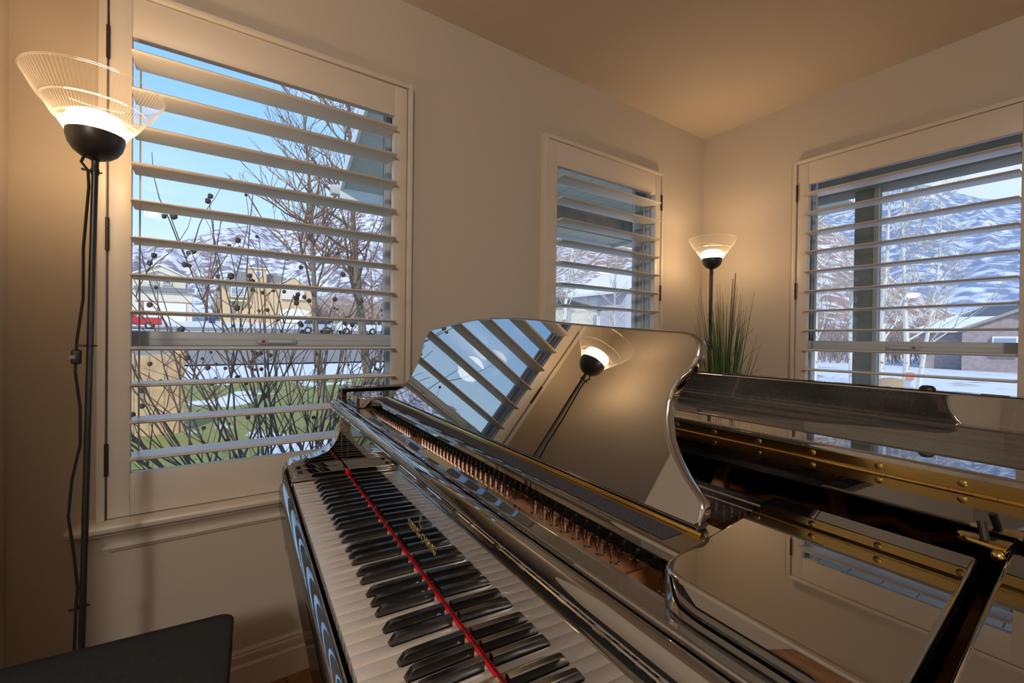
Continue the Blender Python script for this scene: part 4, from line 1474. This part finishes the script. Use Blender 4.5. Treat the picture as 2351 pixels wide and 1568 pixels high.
rf = [(26.2, 24.0, 2.66), (33, 24.0, 2.66), (33, 27, 3.75), (27.3, 27, 3.75)]
part('roof', MB().add(rf + [(x, y, z - 0.15) for x, y, z in rf], [(0, 1, 2, 3), (4, 7, 6, 5), (0, 4, 5, 1), (1, 5, 6, 2), (2, 6, 7, 3), (3, 7, 4, 0)]), M_snow, h6)
part('eave', MB().box(26.2, 33, 23.9, 24.1, 2.45, 2.66), M_hwhite, h6)

# vehicles -----------------------------------------------------
M_tire = mat('tyre', (0.02, 0.02, 0.02), 0.8)
M_carg = mat('car_glass', (0.05, 0.06, 0.08), 0.08)
M_chrome = mat('chrome', (0.7, 0.7, 0.7), 0.2, 1.0)


def car(name, label, x, y, z, L_, H_, bodyprof, glassprof, paint, wheels, group=None):
    c = thing(name, label, 'car' if name != 'pickup_truck' else 'truck', (x, y, z), group)
    part('body', MB().prism([(x + a, z + h) for a, h in bodyprof], 'y', y - 0.9, y + 0.9), paint, c, bevel=0.05, segs=2, ang=20)
    part('window', MB().prism([(x + a, z + h) for a, h in glassprof], 'y', y - 0.93, y + 0.93), M_carg, c)
    for a in wheels:
        for s in (-0.85, 0.85):
            w2 = part('wheel', MB().tube([(x + a, y + s - 0.12, z + 0.36), (x + a, y + s + 0.12, z + 0.36)], 0.36, 18), M_tire, c)
            part('hub', MB().tube([(x + a, y + s - 0.14, z + 0.36), (x + a, y + s + 0.14, z + 0.36)], 0.2, 14), M_chrome, w2)
    return c


M_carred = mat('car_red', (0.55, 0.015, 0.03), 0.25, ior=1.6)
M_carwh = mat('car_white', (0.78, 0.80, 0.84), 0.25)
M_carbl = mat('car_pale_blue', (0.42, 0.50, 0.62), 0.25)
pick = [(-2.6, 0.45), (-2.6, 1.05), (-1.5, 1.12), (-0.9, 1.85), (0.45, 1.88), (0.75, 1.20), (2.7, 1.22), (2.75, 0.45)]
car('pickup_truck', 'red pickup truck parked in front of the cream house', -6.4, 60, gz(-6.4, 60), 5.4, 1.9, pick, [(-1.3, 1.18), (-0.8, 1.75), (0.35, 1.78), (0.55, 1.2)], M_carred, (-1.7, 1.75))
suv = [(-2.3, 0.4), (-2.35, 1.0), (-1.9, 1.15), (-1.2, 1.70), (1.5, 1.72), (2.2, 1.1), (2.3, 0.4)]
car('parked_car', 'white car parked on the street, left of the two white ones', 13.9, 50, gz(14, 50), 4.6, 1.7, suv, [(-1.75, 1.12), (-1.1, 1.62), (1.4, 1.64), (1.95, 1.12)], M_carwh, (-1.4, 1.4), 'cars parked on the street')
car('parked_car', 'white car parked on the street, cut by the right edge of the large window', 18.9, 49, gz(18.9, 49), 4.6, 1.7, suv, [(-1.75, 1.12), (-1.1, 1.62), (1.4, 1.64), (1.95, 1.12)], M_carwh, (-1.4, 1.4), 'cars parked on the street')
car('parked_car', 'pale blue car parked left of the white cars', 9.9, 51, gz(9.9, 51), 4.4, 1.6, [(-1.6, 0.4), (-1.7, 1.0), (-1.2, 1.6), (1.0, 1.6), (1.5, 1.0), (1.5, 0.4)], [(-1.45, 1.05), (-1.1, 1.5), (0.9, 1.5), (1.25, 1.05)], M_carbl, (-1.0, 0.9), 'cars parked on the street')
bn = thing('wheeled_bin', 'dark blue wheeled bin by the tan house', 'bin', (0.98, 80, gz(1, 80)))
part('tub', MB().box(0.6, 1.4, 79.6, 80.4, gz(1, 80), gz(1, 80) + 1.0), mat('bin_blue', (0.03, 0.06, 0.20), 0.5), bn, bevel=0.05)
part('lid', MB().box(0.55, 1.45, 79.55, 80.45, gz(1, 80) + 1.0, gz(1, 80) + 1.1), MATS['bin_blue'], bn, bevel=0.03)
mk = thing('yard_marker', 'short grey post with orange top in the snowy side yard', 'post', (12.4, 3.0, -0.45))
part('stake', MB().box(12.35, 12.45, 2.95, 3.05, -0.45, 0.36), mat('stake_grey', (0.45, 0.52, 0.55), 0.6), mk)
part('reflector', MB().box(12.34, 12.46, 2.90, 3.02, 0.36, 0.52), mat('reflector_orange', (0.8, 0.25, 0.15), 0.5), mk)
rk_ = tag(part('garden_rock', MB().blob((16.3, 4.30, -0.12), 0.36, 9, 6, (1.0, 1.3, 0.75)), mat('rock_tan', (0.45, 0.30, 0.18), 0.9)), 'tan boulder lying in the snow under the birches', 'rock')
